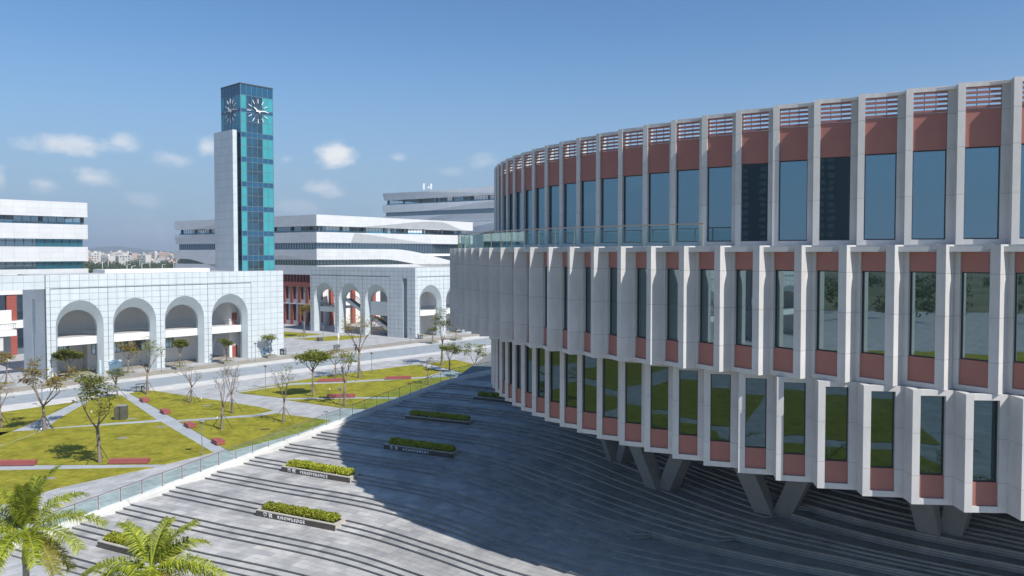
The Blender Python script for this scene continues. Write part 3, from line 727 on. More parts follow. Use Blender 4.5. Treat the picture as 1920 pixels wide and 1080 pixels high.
def balcony(t,T,x0,x1,zf=6.9,y=1.55):
    mb=MB(); boxT(T,mb,x0,x1,y,y+.25,zf-1.35,zf+.05); mb.build('white_fascia',M['white'],t)
    mb=MB(); boxT(T,mb,x0,x1,y+.26,9,zf-.35,zf-.02); mb.build('balcony_floor',M['plaster'],t)
    mb=MB(); n=int((x1-x0)/.16)
    for i in range(n): xx=x0+(x1-x0)*i/n; boxT(T,mb,xx,xx+.03,y+.35,y+.38,zf,zf+1.05)
    boxT(T,mb,x0,x1,y+.33,y+.40,zf+1.05,zf+1.12); mb.build('balustrade',M['mullion'],t)
def win(t,T,x0,x1,y,z0,z1,n,m=None):
    mb=MB(); boxT(T,mb,x0,x1,y-.02,y+.05,z0,z1); w_=mb.build('window',m or M['dwin'],t)
    mb=MB()
    for i in range(n+1): xx=x0+(x1-x0)*i/n; boxT(T,mb,xx-.035,xx+.035,y-.07,y-.025,z0,z1)
    for z in (z0,(z0+z1)/2,z1): boxT(T,mb,x0+.04,x1-.04,y-.065,y-.03,z-.03,z+.03)
    mb.build('window_frame',M['frame'],w_)
P1=(-80.05,132.63); H1=R(48.26)
ar1=thing('arcade_building','long white-tiled arcade with four tall arches standing in front of the clock tower','building',(*P1,0))
g1=[.64,10.08,19.52,28.96,38.4]
c1=[5.36,14.8,24.24,33.68]
T1w=arch_wall(ar1,P1,H1,46.0,18.2,c1,cells_for(46.0,g1))
# shadow of the bay-framing grooves, put in as flat dark strips
mb=MB()
for x in g1: boxT(T1w,mb,x-.045,x+.045,-.004,.028,0,15.68)
boxT(T1w,mb,.64,38.4,-.006,.026,15.68,15.84); mb.build('groove',M['mullion'],ar1)
# lintel that runs on to the left over the gateway, and its return wall
lx=[-30+1.57*i for i in range(20)]
mb=MB(); boxT(T1w,mb,-30,-.01,.03,2.2,15.75,18.18); lt=mb.build('gateway_lintel',M['tile_joint'],ar1)
for a,b in zip(lx,lx[1:]):
    for za,zb in ((15.75,16.98),(17.0,18.2)):
        m_=MB(); boxT(T1w,m_,a+.02,min(b,-.01)-.02,0,.028,za+.02,zb-.02); m_.build('lintel_tile',M['tile'],lt)
Vr=(-math.sin(H1),math.cos(H1))
mb=MB()
boxT(T1w,mb,.002,1.0,.80,5.6,0,15.74); boxT(T1w,mb,.002,1.0,7.2,12.3,0,15.74); boxT(T1w,mb,.45,1.0,5.6,7.2,0,15.73); boxT(T1w,mb,.003,.45,5.6,7.2,13.8,15.735)
mb.build('gateway_return',tiled('return_wall_tile',(.66,.71,.725),1.57,1.14,.85,.03,.5,H1+math.pi/2,True,island=.03,offset=0),ar1)  # return wall in one even pale tile colour
mb=MB(); boxT(T1w,mb,.05,.44,5.75,6.2,0,7.4); mb.build('white_pier',M['white'],ar1)
mb=MB(); boxT(T1w,mb,0,46,.76,15,17.3,18.05); mb.build('roof',M['roof'],ar1)
mb=MB(); boxT(T1w,mb,13,34,9,14.9,18.05,18.75); mb.build('roof_curb',M['white'],ar1)
balcony(ar1,T1w,1.05,44.5)
mb=MB(); boxT(T1w,mb,1.05,31.0,9.0,9.3,6.9,17.2); boxT(T1w,mb,9,31.0,7.2,7.5,0,6.5); boxT(T1w,mb,1.05,9,9.3,9.6,0,6.5); boxT(T1w,mb,9,9.3,7.5,9.3,0,6.5); boxT(T1w,mb,35.6,35.9,4,12,0,17.2); boxT(T1w,mb,35.9,45.5,4,4.3,0,17.2); boxT(T1w,mb,45.3,45.6,2.1,14.8,0,17.25)
mb.build('rear_wall',M['white'],ar1)
for a in ((1.6,5.2,8.98,11.0,13.0,5),): win(ar1,T1w,a[0],a[1],a[2],a[3],a[4],a[5])
for x0,x1,y,z0,z1,n in ((1.4,6.5,9.28,2.9,5.2,6),(9.8,11.6,7.18,2.9,5.2,3),(12.8,16.4,7.18,2.9,5.2,5),(17.4,19.6,7.18,2.9,5.2,3),(20.8,25.2,7.18,2.9,5.2,5)): win(ar1,T1w,x0,x1,y,z0,z1,n)
for z in (0,6.9):
    mb=MB(); boxT(T1w,mb,36.2,37.3,3.92,3.99,z+.02,z+2.5); mb.build('door',M['wood'],ar1)
mb=MB()
for i in range(14): boxT(T1w,mb,31.4+.3*i*.5,31.4+.3*i*.5+.5,5,7.5,.02+i*.45,.30+i*.45)
mb.build('stair_flight',M['plaster'],ar1)
mb=MB(); boxT(T1w,mb,1.05,45,2.05,9,.004,.03); mb.build('tan_floor',M['tan'],ar1)
# the arcade goes on beyond the gateway, left of the picture; the middle windows mirror it
P0a=(P1[0]-U[0]*78,P1[1]-U[1]*78)
ar0=thing('arcade_building','white-tiled arcade continuing left of the picture, mirrored in the middle windows','building',(*P0a,0))
T0w=arch_wall(ar0,P0a,H1,46.0,18.2,c1,cells_for(46.0,g1),detail=0)
mb=MB()
for x in g1: boxT(T0w,mb,x-.05,x+.05,-.004,.028,0,15.68)
boxT(T0w,mb,.64,38.4,-.006,.026,15.68,15.84); mb.build('groove',M['mullion'],ar0)
mb=MB(); boxT(T0w,mb,0,46,.76,15,17.3,18.05); mb.build('roof',M['roof'],ar0); balcony(ar0,T0w,1.05,44.5)
mb=MB(); boxT(T0w,mb,1.05,45,9.0,9.3,0,17.2); mb.build('rear_wall',M['white'],ar0)
copy_tree(ar0,None,(P1[0]-U[0]*146,P1[1]-U[1]*146,0),None,'white-tiled arcade farthest left beyond the picture, mirrored in the middle windows')
# second arcade: shaded front and sunlit side
P2=(-24.75,197.64); HB=R(148); L2=37.9
P2l=(P2[0]+L2*math.cos(HB),P2[1]+L2*math.sin(HB))
ar2=thing('arcade_building','white-tiled arcade building whose shaded front of three arches meets a sunlit side beyond the plaza','building',(*P2,0))
g2=[.70,10.2,19.8,29.4]; c2=[5.45,15.0,24.6]
T2w=arch_wall(ar2,P2l,R(-32),L2,18.2,c2,cells_for(L2,g2+[33.7,35.2]),slots=[(33.75,35.2,0,15.4)],count=[40])
mb=MB()
for x in g2: boxT(T2w,mb,x-.045,x+.045,-.004,.028,0,15.68)
boxT(T2w,mb,.7,29.4,-.006,.026,15.68,15.84); mb.build('groove',M['mullion'],ar2)
g3=[.6,9.95,19.4,28.8]; c3=[5.25,14.7,24.1]
T3w=arch_wall(ar2,P2,H1,30,18.2,c3,cells_for(30,g3),count=[200])
mb=MB()
for x in g3: boxT(T3w,mb,x-.045,x+.045,-.004,.028,0,15.68)
boxT(T3w,mb,.6,28.8,-.006,.026,15.68,15.84); mb.build('groove',M['mullion'],ar2)
mb=MB(); q=[T2w(0,.76,0),T2w(L2-.4,.76,0),T3w(30,.76,0),T3w(30,14,0),T2w(L2-16,13,0),T2w(0,13,0)]
mb.prism([(p[0],p[1]) for p in q],16.6,18.05); mb.build('roof',M['roof'],ar2)
balcony(ar2,T2w,.3,10.2); balcony(ar2,T3w,2.2,29.5)
mb=MB()
boxT(T2w,mb,20,29.4,1.5,1.8,5.3,9.0); boxT(T2w,mb,20,29.6,6.8,7.1,0,16.5); boxT(T2w,mb,29.4,29.7,2.0,7,0,16.5); boxT(T3w,mb,2.2,29.5,6.5,6.8,0,16.5)
mb.build('rear_wall',M['white'],ar2)
# two outside stair flights with white stringers
for xs,z0,x2,z1_ in ((20.5,4.6,28.6,.2),(11.0,9.2,19.0,4.9)):
    mb=MB(); n=16
    mb.hexa([T2w(xs,2.6,z0-.5),T2w(x2,2.6,z1_-.2),T2w(x2,2.85,z1_-.2),T2w(xs,2.85,z0-.5),T2w(xs,2.6,z0+.45),T2w(x2,2.6,z1_+.75),T2w(x2,2.85,z1_+.75),T2w(xs,2.85,z0+.45)]); 
    mb.build('stair_stringer',M['white'],ar2)
    mb=MB(); mb.hexa([T2w(xs,2.9,z0-.3),T2w(x2,2.9,z1_-.1),T2w(x2,5.2,z1_-.1),T2w(xs,5.2,z0-.3),T2w(xs,2.9,z0+.1),T2w(x2,2.9,z1_+.3),T2w(x2,5.2,z1_+.3),T2w(xs,5.2,z0+.1)])
    for i in range(26):
        f=i/26; xx=xs+(x2-xs)*f; zz=z0+(z1_-z0)*f; boxT(T2w,mb,xx,xx+.05,5.25,5.3,zz+.2,zz+1.5)
    mb.hexa([T2w(xs,5.22,z0+1.45),T2w(x2,5.22,z1_+1.45),T2w(x2,5.3,z1_+1.45),T2w(xs,5.3,z0+1.45),T2w(xs,5.22,z0+1.55),T2w(x2,5.22,z1_+1.55),T2w(x2,5.3,z1_+1.55),T2w(xs,5.3,z0+1.55)])
    mb.build('stair_flight',M['mullion'],ar2)
for x0,x1,z0,z1,n in ((4.8,6.7,9.8,12.4,2),(12.5,14.5,9.8,12.4,2)): win(ar2,T3w,x0,x1,6.48,z0,z1,n)
mb=MB(); boxT(T3w,mb,4.6,6.7,6.40,6.47,.03,3.6); mb.build('door',M['wood'],ar2)
win(ar2,T3w,5.0,5.5,6.38,1.2,3.0,1); win(ar2,T3w,5.8,6.3,6.38,1.2,3.0,1)
mb=MB(); boxT(T3w,mb,1,29.5,2.05,6.5,.004,.03); mb.build('tan_floor',M['tan'],ar2)
# ---------------------------------------------------------------- clock tower
TP=(-58.6,168.0); tw=thing('clock_tower','tall teal glass clock tower with two clock faces and a white side slab','tower',(*TP,0))
TR=lambda x,y,z:(TP[0]+math.cos(H1)*x-math.sin(H1)*y,TP[1]+math.sin(H1)*x+math.cos(H1)*y,z)   # right face along x, left face along y
W=7.75; WLf=8.3; ZT=58.5
M['tclear']=clear_glass('tower_clear_glass',(.30,.62,.72),.14)
mb=MB(); boxT(TR,mb,2.1,W-1.6,2.2,WLf-1,0,ZT-1,0); mb.build('inner_shaft',mat('shaft_blue',(.14,.40,.52),.5,.15,.4),tw)
levels=[(ZT-2.3,ZT,'D'),(ZT-5.2,ZT-2.3,'R'),(ZT-6.0,ZT-5.2,'D'),(ZT-7.9,ZT-6.0,'R'),(ZT-10.3,ZT-7.9,'R')]
z=ZT-10.3
while z>12:
    levels+=[(z-1.1,z,'D'),(z-3.0,z-1.1,'R'),(z-5.35,z-3.0,'R')]; z-=5.35
cols=6
for (z0,z1,kk) in levels:
    if z1<15: continue
    for i in range(cols):
        x0=W*i/cols+.04; x1=W*(i+1)/cols-.04
        m='blue' if kk=='D' else {0:'teal',1:'tclear',2:'tclear',3:'tclear',4:'teal',5:'teal'}[i]
        mb=MB(); boxT(TR,mb,x0,x1,0,.05,z0+.04,z1-.04); mb.build('curtain_pane',M[m],tw)
        y0=WLf*i/cols+.04; y1=WLf*(i+1)/cols-.04
        m='blue' if kk=='D' else ('teal2' if i in (0,1,5) else 'tclear')
        mb=MB(); boxT(TR,mb,0,.05,y0,y1,z0+.04,z1-.04); mb.build('curtain_pane',M[m],tw)
    # half-drawn blind behind the second bay
    if kk=='R':
        mb=MB(); boxT(TR,mb,W/6+.08,W/6+.72,.14,.18,z0+.05,z1-.05); mb.build('blind',M['teal'],tw)
fr=MB()
for i in range(cols+1):
    x=W*i/cols; boxT(TR,fr,x-.04,x+.04,-.05,.07,12,ZT)
    y=WLf*i/cols; boxT(TR,fr,-.052,.068,y-.04,y+.04,12,ZT+.002)
for z0,z1,kk in levels:
    boxT(TR,fr,0,W,-.03,.06,z0-.04,z0+.04); boxT(TR,fr,-.032,.058,0,WLf,z0-.041,z0+.041)
fr.build('curtain_frame',mat('tower_frame',(.13,.20,.25),.4,.05),tw)
mb=MB(); boxT(TR,mb,.07,W,WLf,WLf+.1,12,ZT-.1); boxT(TR,mb,W+.05,W+.15,.06,WLf,12,ZT-.1); mb.build('rear_curtain',M['teal2'],tw)
mb=MB(); boxT(TR,mb,-.12,W+.12,-.12,WLf+.12,ZT,ZT+.22); mb.build('roof_edge',M['mullion'],tw)
for k in (0,2,4,6):
    zt=ZT-11.4-5.35*k
    mb=MB(); mb.hexa([TR(2.2,1.2,zt-1.9),TR(5.4,1.2,zt-4.3),TR(5.4,1.6,zt-4.3),TR(2.2,1.6,zt-1.9),TR(2.2,1.2,zt-1.5),TR(5.4,1.2,zt-3.95),TR(5.4,1.6,zt-3.95),TR(2.2,1.6,zt-1.5)]); mb.build('stair_flight',M['teal'],tw)
def clock(cx,cz,face,rad):
    ck=bpy.data.objects.new('clock_face',None); C.objects.link(ck); ck.parent=tw; WL[ck.name]=wl(tw)
    def pl(u,v,d): return TR(cx+u,-d,cz+v) if face=='R' else TR(-d,cx-u,cz+v)
    def bar(a,r0,r1,w0,w1,d,name,m='letter'):
        s_,c_=math.sin(a),math.cos(a)
        def q(r,w,dd): return pl(s_*r+c_*w,c_*r-s_*w,dd)
        mb=MB(); mb.hexa([q(r0,-w0,d),q(r0,w0,d),q(r1,w1,d),q(r1,-w1,d),q(r0,-w0,d+.08),q(r0,w0,d+.08),q(r1,w1,d+.08),q(r1,-w1,d+.08)]); mb.build(name,M[m],ck)
    for k in range(12):
        bar(R(30*k),rad*.66,rad,.058,.058,.12,'hour_mark'); bar(R(30*k),.2,rad*.66,.018,.018,.12,'spoke','metal')
    bar(R(307),-.55,rad*.50,.14,.10,.22,'hour_hand'); bar(R(85),-.6,rad*.72,.12,.08,.32,'minute_hand')
clock(4.07,53.05,'R',2.62); clock(4.06,53.1,'L',2.62)
# white slab beside it
SP=(-59.25,166.5)
TS=lambda x,y,z:(SP[0]+math.cos(H1)*x-math.sin(H1)*y,SP[1]+math.sin(H1)*x+math.cos(H1)*y,z)
mb=MB(); boxT(TS,mb,-.62,.30,.02,8.16,12,48.35); sb=mb.build('slab_wall',M['tile_joint'],tw)
z=12
while z<48.3:
    for k in range(5):
        m_=MB(); y0=8.16*k/5; boxT(TS,m_,-.65,-.625,y0+.02,y0+8.16/5-.02,z+.02,min(z+1.73,48.35)-.02); m_.build('slab_tile',M['tile'],sb)
    m_=MB(); boxT(TS,m_,-.62,.30,-.01,.015,z+.01,min(z+1.73,48.35)-.01); m_.build('slab_edge_tile',M['tile'],sb)
    z+=1.73
# ---------------------------------------------------------------- white banded campus blocks
M['terrace_glass']=clear_glass('terrace_glass',(.8,.85,.88),.06)
M['pane_mix']=mat('curtained_pane',(.22,.23,.26),.3,.1,.3,island=.3,col2=(.75,.74,.74))
def band(t,T,L,f0,f1,crease=None,lean=.45,n=48,name='white_band',thick=1.3,x0=0):
    mb=MB(); prev=None
    for i in range(n+1):
        x=x0+(L-x0)*i/n; a,b=f0(x),f1(x); zc=max(a,min(b,crease(x))) if crease else a
        y=lean*(zc-a)
        row=[T(x,0,b),T(x,0,zc),T(x,y,a),T(x,thick,a),T(x,thick,b)]
        if prev:
            for k in range(5):
                j=(k+1)%5
                if k==1 and (zc-a)<1e-4 and prev[5]<1e-4: 
                    continue
                mb.face([prev[k],prev[j],row[j],row[k]])
        else: mb.face([row[0],row[1],row[2],row[3],row[4]])
        prev=row+[zc-a]
    mb.face(list(reversed(prev[:5])))
    return mb.build(name,t_mat,t)
def ss(x,a,b): return smooth((x-a)/(b-a))
def winrow(t,T,x0,x1,y,z0,z1,m,step=1.25,terrace=False):
    if terrace:
        mb=MB(); xx=x0; mode=0
        while xx<x1-.1:
            if rnd.random()<.3: mode=rnd.choice((0,0,1,1,2))
            boxT(T,mb,xx+.06,min(xx+step,x1)-.06,y+.62,y+.7,z0,z1,mode); xx+=step
        w_=mb.build('terrace_window_row',[M['terrace_glass'],M['white'],M['dwin']],t)
        mb=MB(); xx=x0
        while xx<=x1: boxT(T,mb,xx-.05,xx+.05,y+.6,y+.72,z0,z1); xx+=step
        tag(mb.build('mullion_field',M['mullion'],w_),kind='stuff')
        mb=MB(); xx=x0+.5
        while xx<x1: boxT(T,mb,xx,xx+.6,y+.1,y+.6,z0,z1); xx+=8.4
        mb.build('terrace_column',M['mullion'],w_)
        mb=MB(); boxT(T,mb,x0,x1,y-.2,y-.15,z0,z0+.55); mb.build('terrace_rail',M['tclear'],w_)
        return
    mb=MB(); boxT(T,mb,x0,x1,y,y+.1,z0,z1); w_=mb.build('window_row',m,t)
    mb=MB(); xx=x0
    while xx<=x1: boxT(T,mb,xx-.05,xx+.05,y-.12,y-.01,z0,z1); xx+=step
    boxT(T,mb,x0,x1,y-.06,y-.008,z1-.55,z1-.45)
    o=mb.build('mullion_field',M['mullion'],w_); tag(o,kind='stuff')
def fr_(P,h): return lambda x,y,z:(P[0]+math.cos(h)*x-math.sin(h)*y,P[1]+math.sin(h)*x+math.cos(h)*y,z)
Cn=lambda v:(lambda x:v)
# middle block
PM=(-58.06,230.0); HM=R(145)
mbk=thing('teaching_block','white banded teaching block with twisting facade ribbons behind the arcades','building',(*PM,0))
TMR=fr_(PM,H1); TML0=fr_((PM[0]+74*math.cos(HM),PM[1]+74*math.sin(HM)),HM-math.pi); LM=74
t_mat=tiled('white_panel_right',(.62,.63,.63),2.4,1.1,.80,.04,.5,H1,True,.03,.035,0); tmR=t_mat
band(mbk,TMR,66,lambda x:30.05-.2*x/66,lambda x:33.4-.4*x/66,lambda x:30.05+2.6*ss(x,12,48)*(1-ss(x,50,62)),.5)
band(mbk,TMR,66,Cn(25.05),lambda x:28.2,lambda x: 25.05 if x<13 else 28.2-3.2*ss(x,8,52),.4)
band(mbk,TMR,66,lambda x:19.9-5.2*ss(x,24,62),lambda x:23.2-5.6*ss(x,28,70),lambda x:19.9-5.2*ss(x,24,62)+.01,.2)
band(mbk,TMR,66,lambda x:15.4,lambda x:18.2)
winrow(mbk,TMR,.6,64,1.0,28.2,30.05,None,terrace=True)
for z0,z1 in ((23.0,25.05),(13,23.0)): winrow(mbk,TMR,.5,65,.9,z0,z1,M['dwin'],1.2)
mb=MB(); boxT(TMR,mb,30,64,.55,.8,20.9,21.7); mb.build('inner_ledge',M['white'],mbk)
t_mat=tiled('white_panel_left',(.62,.63,.63),2.4,1.1,.80,.04,.5,HM,True,.03,.035,0); tmL=t_mat
band(mbk,TML0,LM,lambda x:30.0,lambda x:33.0+.4*x/74,lambda x:30+1.4*ss(x,8,26)*(1-ss(x,40,60)),.3)
band(mbk,TML0,LM,Cn(25.05),lambda x:28.2,lambda x:28.2-1.0*(1-ss(x,0,10)) if x<30 else 25.05,.25)
band(mbk,TML0,LM,lambda x:19.9-3.3*ss(x,6,30)+3.3*ss(x,32,56),Cn(23.0),lambda x:19.9-3.3*ss(x,6,30)+3.3*ss(x,32,56)+1.3*ss(x,48,58)*(1-ss(x,58,70)),.4)
band(mbk,TML0,LM,Cn(15.4),Cn(18.2))
winrow(mbk,TML0,1.5,73.3,1.0,28.2,30.0,None,terrace=True)
for z0,z1 in ((23.0,25.05),(16,23.0)): winrow(mbk,TML0,1.5,73.3,.9,z0,z1,M['dwin'],1.2)
# brick lower storeys
mb=MB(); boxT(TML0,mb,0,73.2,.9,1.2,0,15.4); mb.build('lower_glazing',M['dwin'],mbk)
mb=MB(); boxT(TML0,mb,0,73.5,.2,.8,11.7,13.1); boxT(TML0,mb,0,73.5,.1,.85,6.35,6.65,1)
mb.build('brick_beam',[M['brick'],M['plaster']],mbk)
for i in range(21):
    x=73.2-3.5*i-1.2
    m_=MB(); boxT(TML0,m_,x,x+1.15,.25,.85,0,6.34); boxT(TML0,m_,x,x+1.15,.25,.85,6.66,11.68); m_.build('brick_pier',M['brick'],mbk)
    m_=MB(); boxT(TML0,m_,x+1.16,x+3.48,.6,.84,0,1.3); m_.build('sill_panel',M['plaster'],mbk); m_=MB(); boxT(TML0,m_,x+1.16,x+3.48,.6,.84,6.66,7.9); m_.build('sill_panel',M['plaster'],mbk)
for i in range(50):
    x=73.2-1.45*i; m_=MB(); boxT(TML0,m_,x-.35,x,.3,.8,13.12,15.38); m_.build('brick_fin',M['brick'],mbk)
for i in range(16):
    x=1.0+4*i; m_=MB(); boxT(TMR,m_,x,x+1.2,.25,.85,0,15.38); m_.build('brick_pier',M['brick'],mbk)
mb=MB(); q=[TMR(1,1.4,0),TMR(65,1.4,0),TMR(64,26,0),TMR(20,24,0),TML0(1,24,0),TML0(1,1.4,0)]
mb.prism([(p[0],p[1]) for p in q],0,28.15); mb.prism([(p[0],p[1]) for p in q],30.1,32.4); mb.build('body',M['white'],mbk)
for i in range(9):
    m_=MB(); boxT(TMR,m_,4+7*i,4.4+7*i,4,14,28.16,30.09); m_.build('roof_terrace_wall',M['white'],mbk)
# left block
PL=(-97.3,177.0); lbk=thing('teaching_block','white banded teaching block with teal windows at the left edge behind the arcade','building',(*PL,0))
PL0=(PL[0]-60*math.cos(H1),PL[1]-60*math.sin(H1)); TL=fr_(PL0,H1); t_mat=tmR
for z0,z1 in ((30.1,33.4),(25.1,28.4),(20.1,23.35),(15.4,18.4)): band(lbk,TL,60.3,Cn(z0),Cn(z1),(lambda x:18.4-2.6*ss(x,30,60)) if z0<16 else None,.3)
winrow(lbk,TL,0,59.4,1.0,28.4,30.1,None,1.7,True)
for z0,z1 in ((23.35,25.1),(18.4,20.1)): 
    winrow(lbk,TL,0,50,.9,z0,z1,M['dwin'],1.7); winrow(lbk,TL,50.02,59.5,.9,z0,z1,M['twin'],1.7)
mb=MB(); boxT(TL,mb,0,59.3,1.3,30,0,28.35); boxT(TL,mb,0,59.3,1.3,30,30.15,32.4); mb.build('body',M['plaster'],lbk)
TLs=fr_(PL,HM-R(6.7))
for z0,z1 in ((30.1,33.4),(25.1,28.4),(20.1,23.35),(15.4,18.4)):
    mb=MB(); boxT(TL,mb,59.35,60.29,1.31,31,z0,z1); mb.build('side_band',tmL,lbk)
mb=MB(); boxT(TL,mb,0,59.4,.9,1.25,0,15.4); mb.build('lower_glazing',M['dwin'],lbk)
for i in range(14):
    x=2+4.2*i; m_=MB(); boxT(TL,m_,x,x+1.9,.3,.88,0,5.8); boxT(TL,m_,x,x+1.9,.3,.88,7.4,13); m_.build('brick_pier',M['brick'],lbk)
mb=MB(); boxT(TL,mb,0,59.6,-.6,1.0,5.8,7.38); boxT(TL,mb,0,59.6,.1,1.0,13.02,15.38); mb.build('floor_band',M['white'],lbk)
# far right block
PF=(-53.4,320.0); HF=R(-33); fbk=thing('teaching_block','distant taller white block with shaded wavy ribbons and rooftop antennas','building',(*PF,0))
TF=fr_(PF,HF); t_mat=tiled('white_panel_far',(.76,.77,.78),2.4,1.1,.85,.04,.5,HF,True,.03,.03,0)
band(fbk,TF,100,lambda x:43.55+.2*x/50,lambda x:46.4+.3*x/50,lambda x:43.55+(2.9-2.3*ss(x,8,70)),.35)
band(fbk,TF,100,lambda x:38.5+.3*x/50,lambda x:41.6+.1*x/50,lambda x:38.5+3.0*ss(x,16,60),.35)
band(fbk,TF,100,lambda x:33.8+2.5*0,lambda x:36.9,lambda x:33.8+3*ss(x,12,34),.35)
band(fbk,TF,100,lambda x:26+6*ss(x,25,70),lambda x:33.79,lambda x:29+4.4*ss(x,25,60),.2)
winrow(fbk,TF,1.2,99,1.0,41.6,43.7,None,1.3,True)
for z0,z1 in ((36.9,38.8),(24,33.0)): winrow(fbk,TF,1.2,99,.9,z0,z1,M['dwin'],1.2)
mb=MB(); boxT(TF,mb,1.2,99,1.4,24,0,41.55); boxT(TF,mb,1.2,99,1.4,24,43.75,45.6); mb.build('body',M['plaster'],fbk)
for k,(x,hh) in enumerate(((19.5,3.3),(23.2,3.0))):
    an=thing('rooftop_antenna',('slim white rooftop antenna mast, the left one of the pair' if k==0 else 'white rooftop antenna cluster with a dish, the right one of the pair'),'antenna',TF(x,3,45.6),'antennas on the far white block')
    mb=MB(); p=TF(x,3,45.6); mb.tube([p,(p[0],p[1],p[2]+hh+1)],.09,5); mb.build('mast',M['white'],an)
    mb=MB(); mb.box(p[0]-.35,p[0]+.35,p[1]-.2,p[1]+.2,p[2]+1.9,p[2]+hh+1.0); 
    if k: mb.box(p[0]-1.3,p[0]-.75,p[1]-.2,p[1]+.2,p[2]+2.2,p[2]+hh); mb.tube([(p[0]-1.2,p[1],p[2]+2),(p[0],p[1],p[2]+2)],.06,5)
    mb.build('antenna_panel',M['white'],an)
# outside stair and walkway seen through the gateway at the left edge
wk=thing('outside_walkway','raised white walkway with dark balustrade and a stepped ramp seen through the left gateway','walkway',(-97,150,0))
TW=fr_((-104,140),H1)
mb=MB(); boxT(TW,mb,-14,14,6,10,5.4,6.6); mb.build('walkway_deck',M['white'],wk)
mb=MB(); boxT(TW,mb,-14,14,9.2,9.6,6.6,10.4); mb.build('upper_wall',M['white'],wk)
mb=MB()
for i in range(100): boxT(TW,mb,-14+.28*i,-13.95+.28*i,6.1,6.14,6.6,7.8)
boxT(TW,mb,-14,14,6.08,6.16,7.8,7.9); mb.build('balustrade',M['mullion'],wk)
for i in range(5):
    m_=MB(); boxT(TW,m_,-13+6*i,-12.3+6*i,6.3,7,0,5.38); m_.build('post',M['plaster'],wk)
mb=MB(); boxT(TW,mb,-14,14,10,10.3,0,5.38); mb.build('lower_wall',M['plaster'],wk)
for i in range(4):
    m_=MB(); boxT(TW,m_,-11+6*i,-8.6+6*i,9.85,9.98,.4,4.6); m_.build('red_wall_panel',M['terracotta'],wk)
    m_=MB(); boxT(TW,m_,-8.3+6*i,-6.6+6*i,9.85,9.98,2.2,4.6); m_.build('window',M['dwin'],wk)
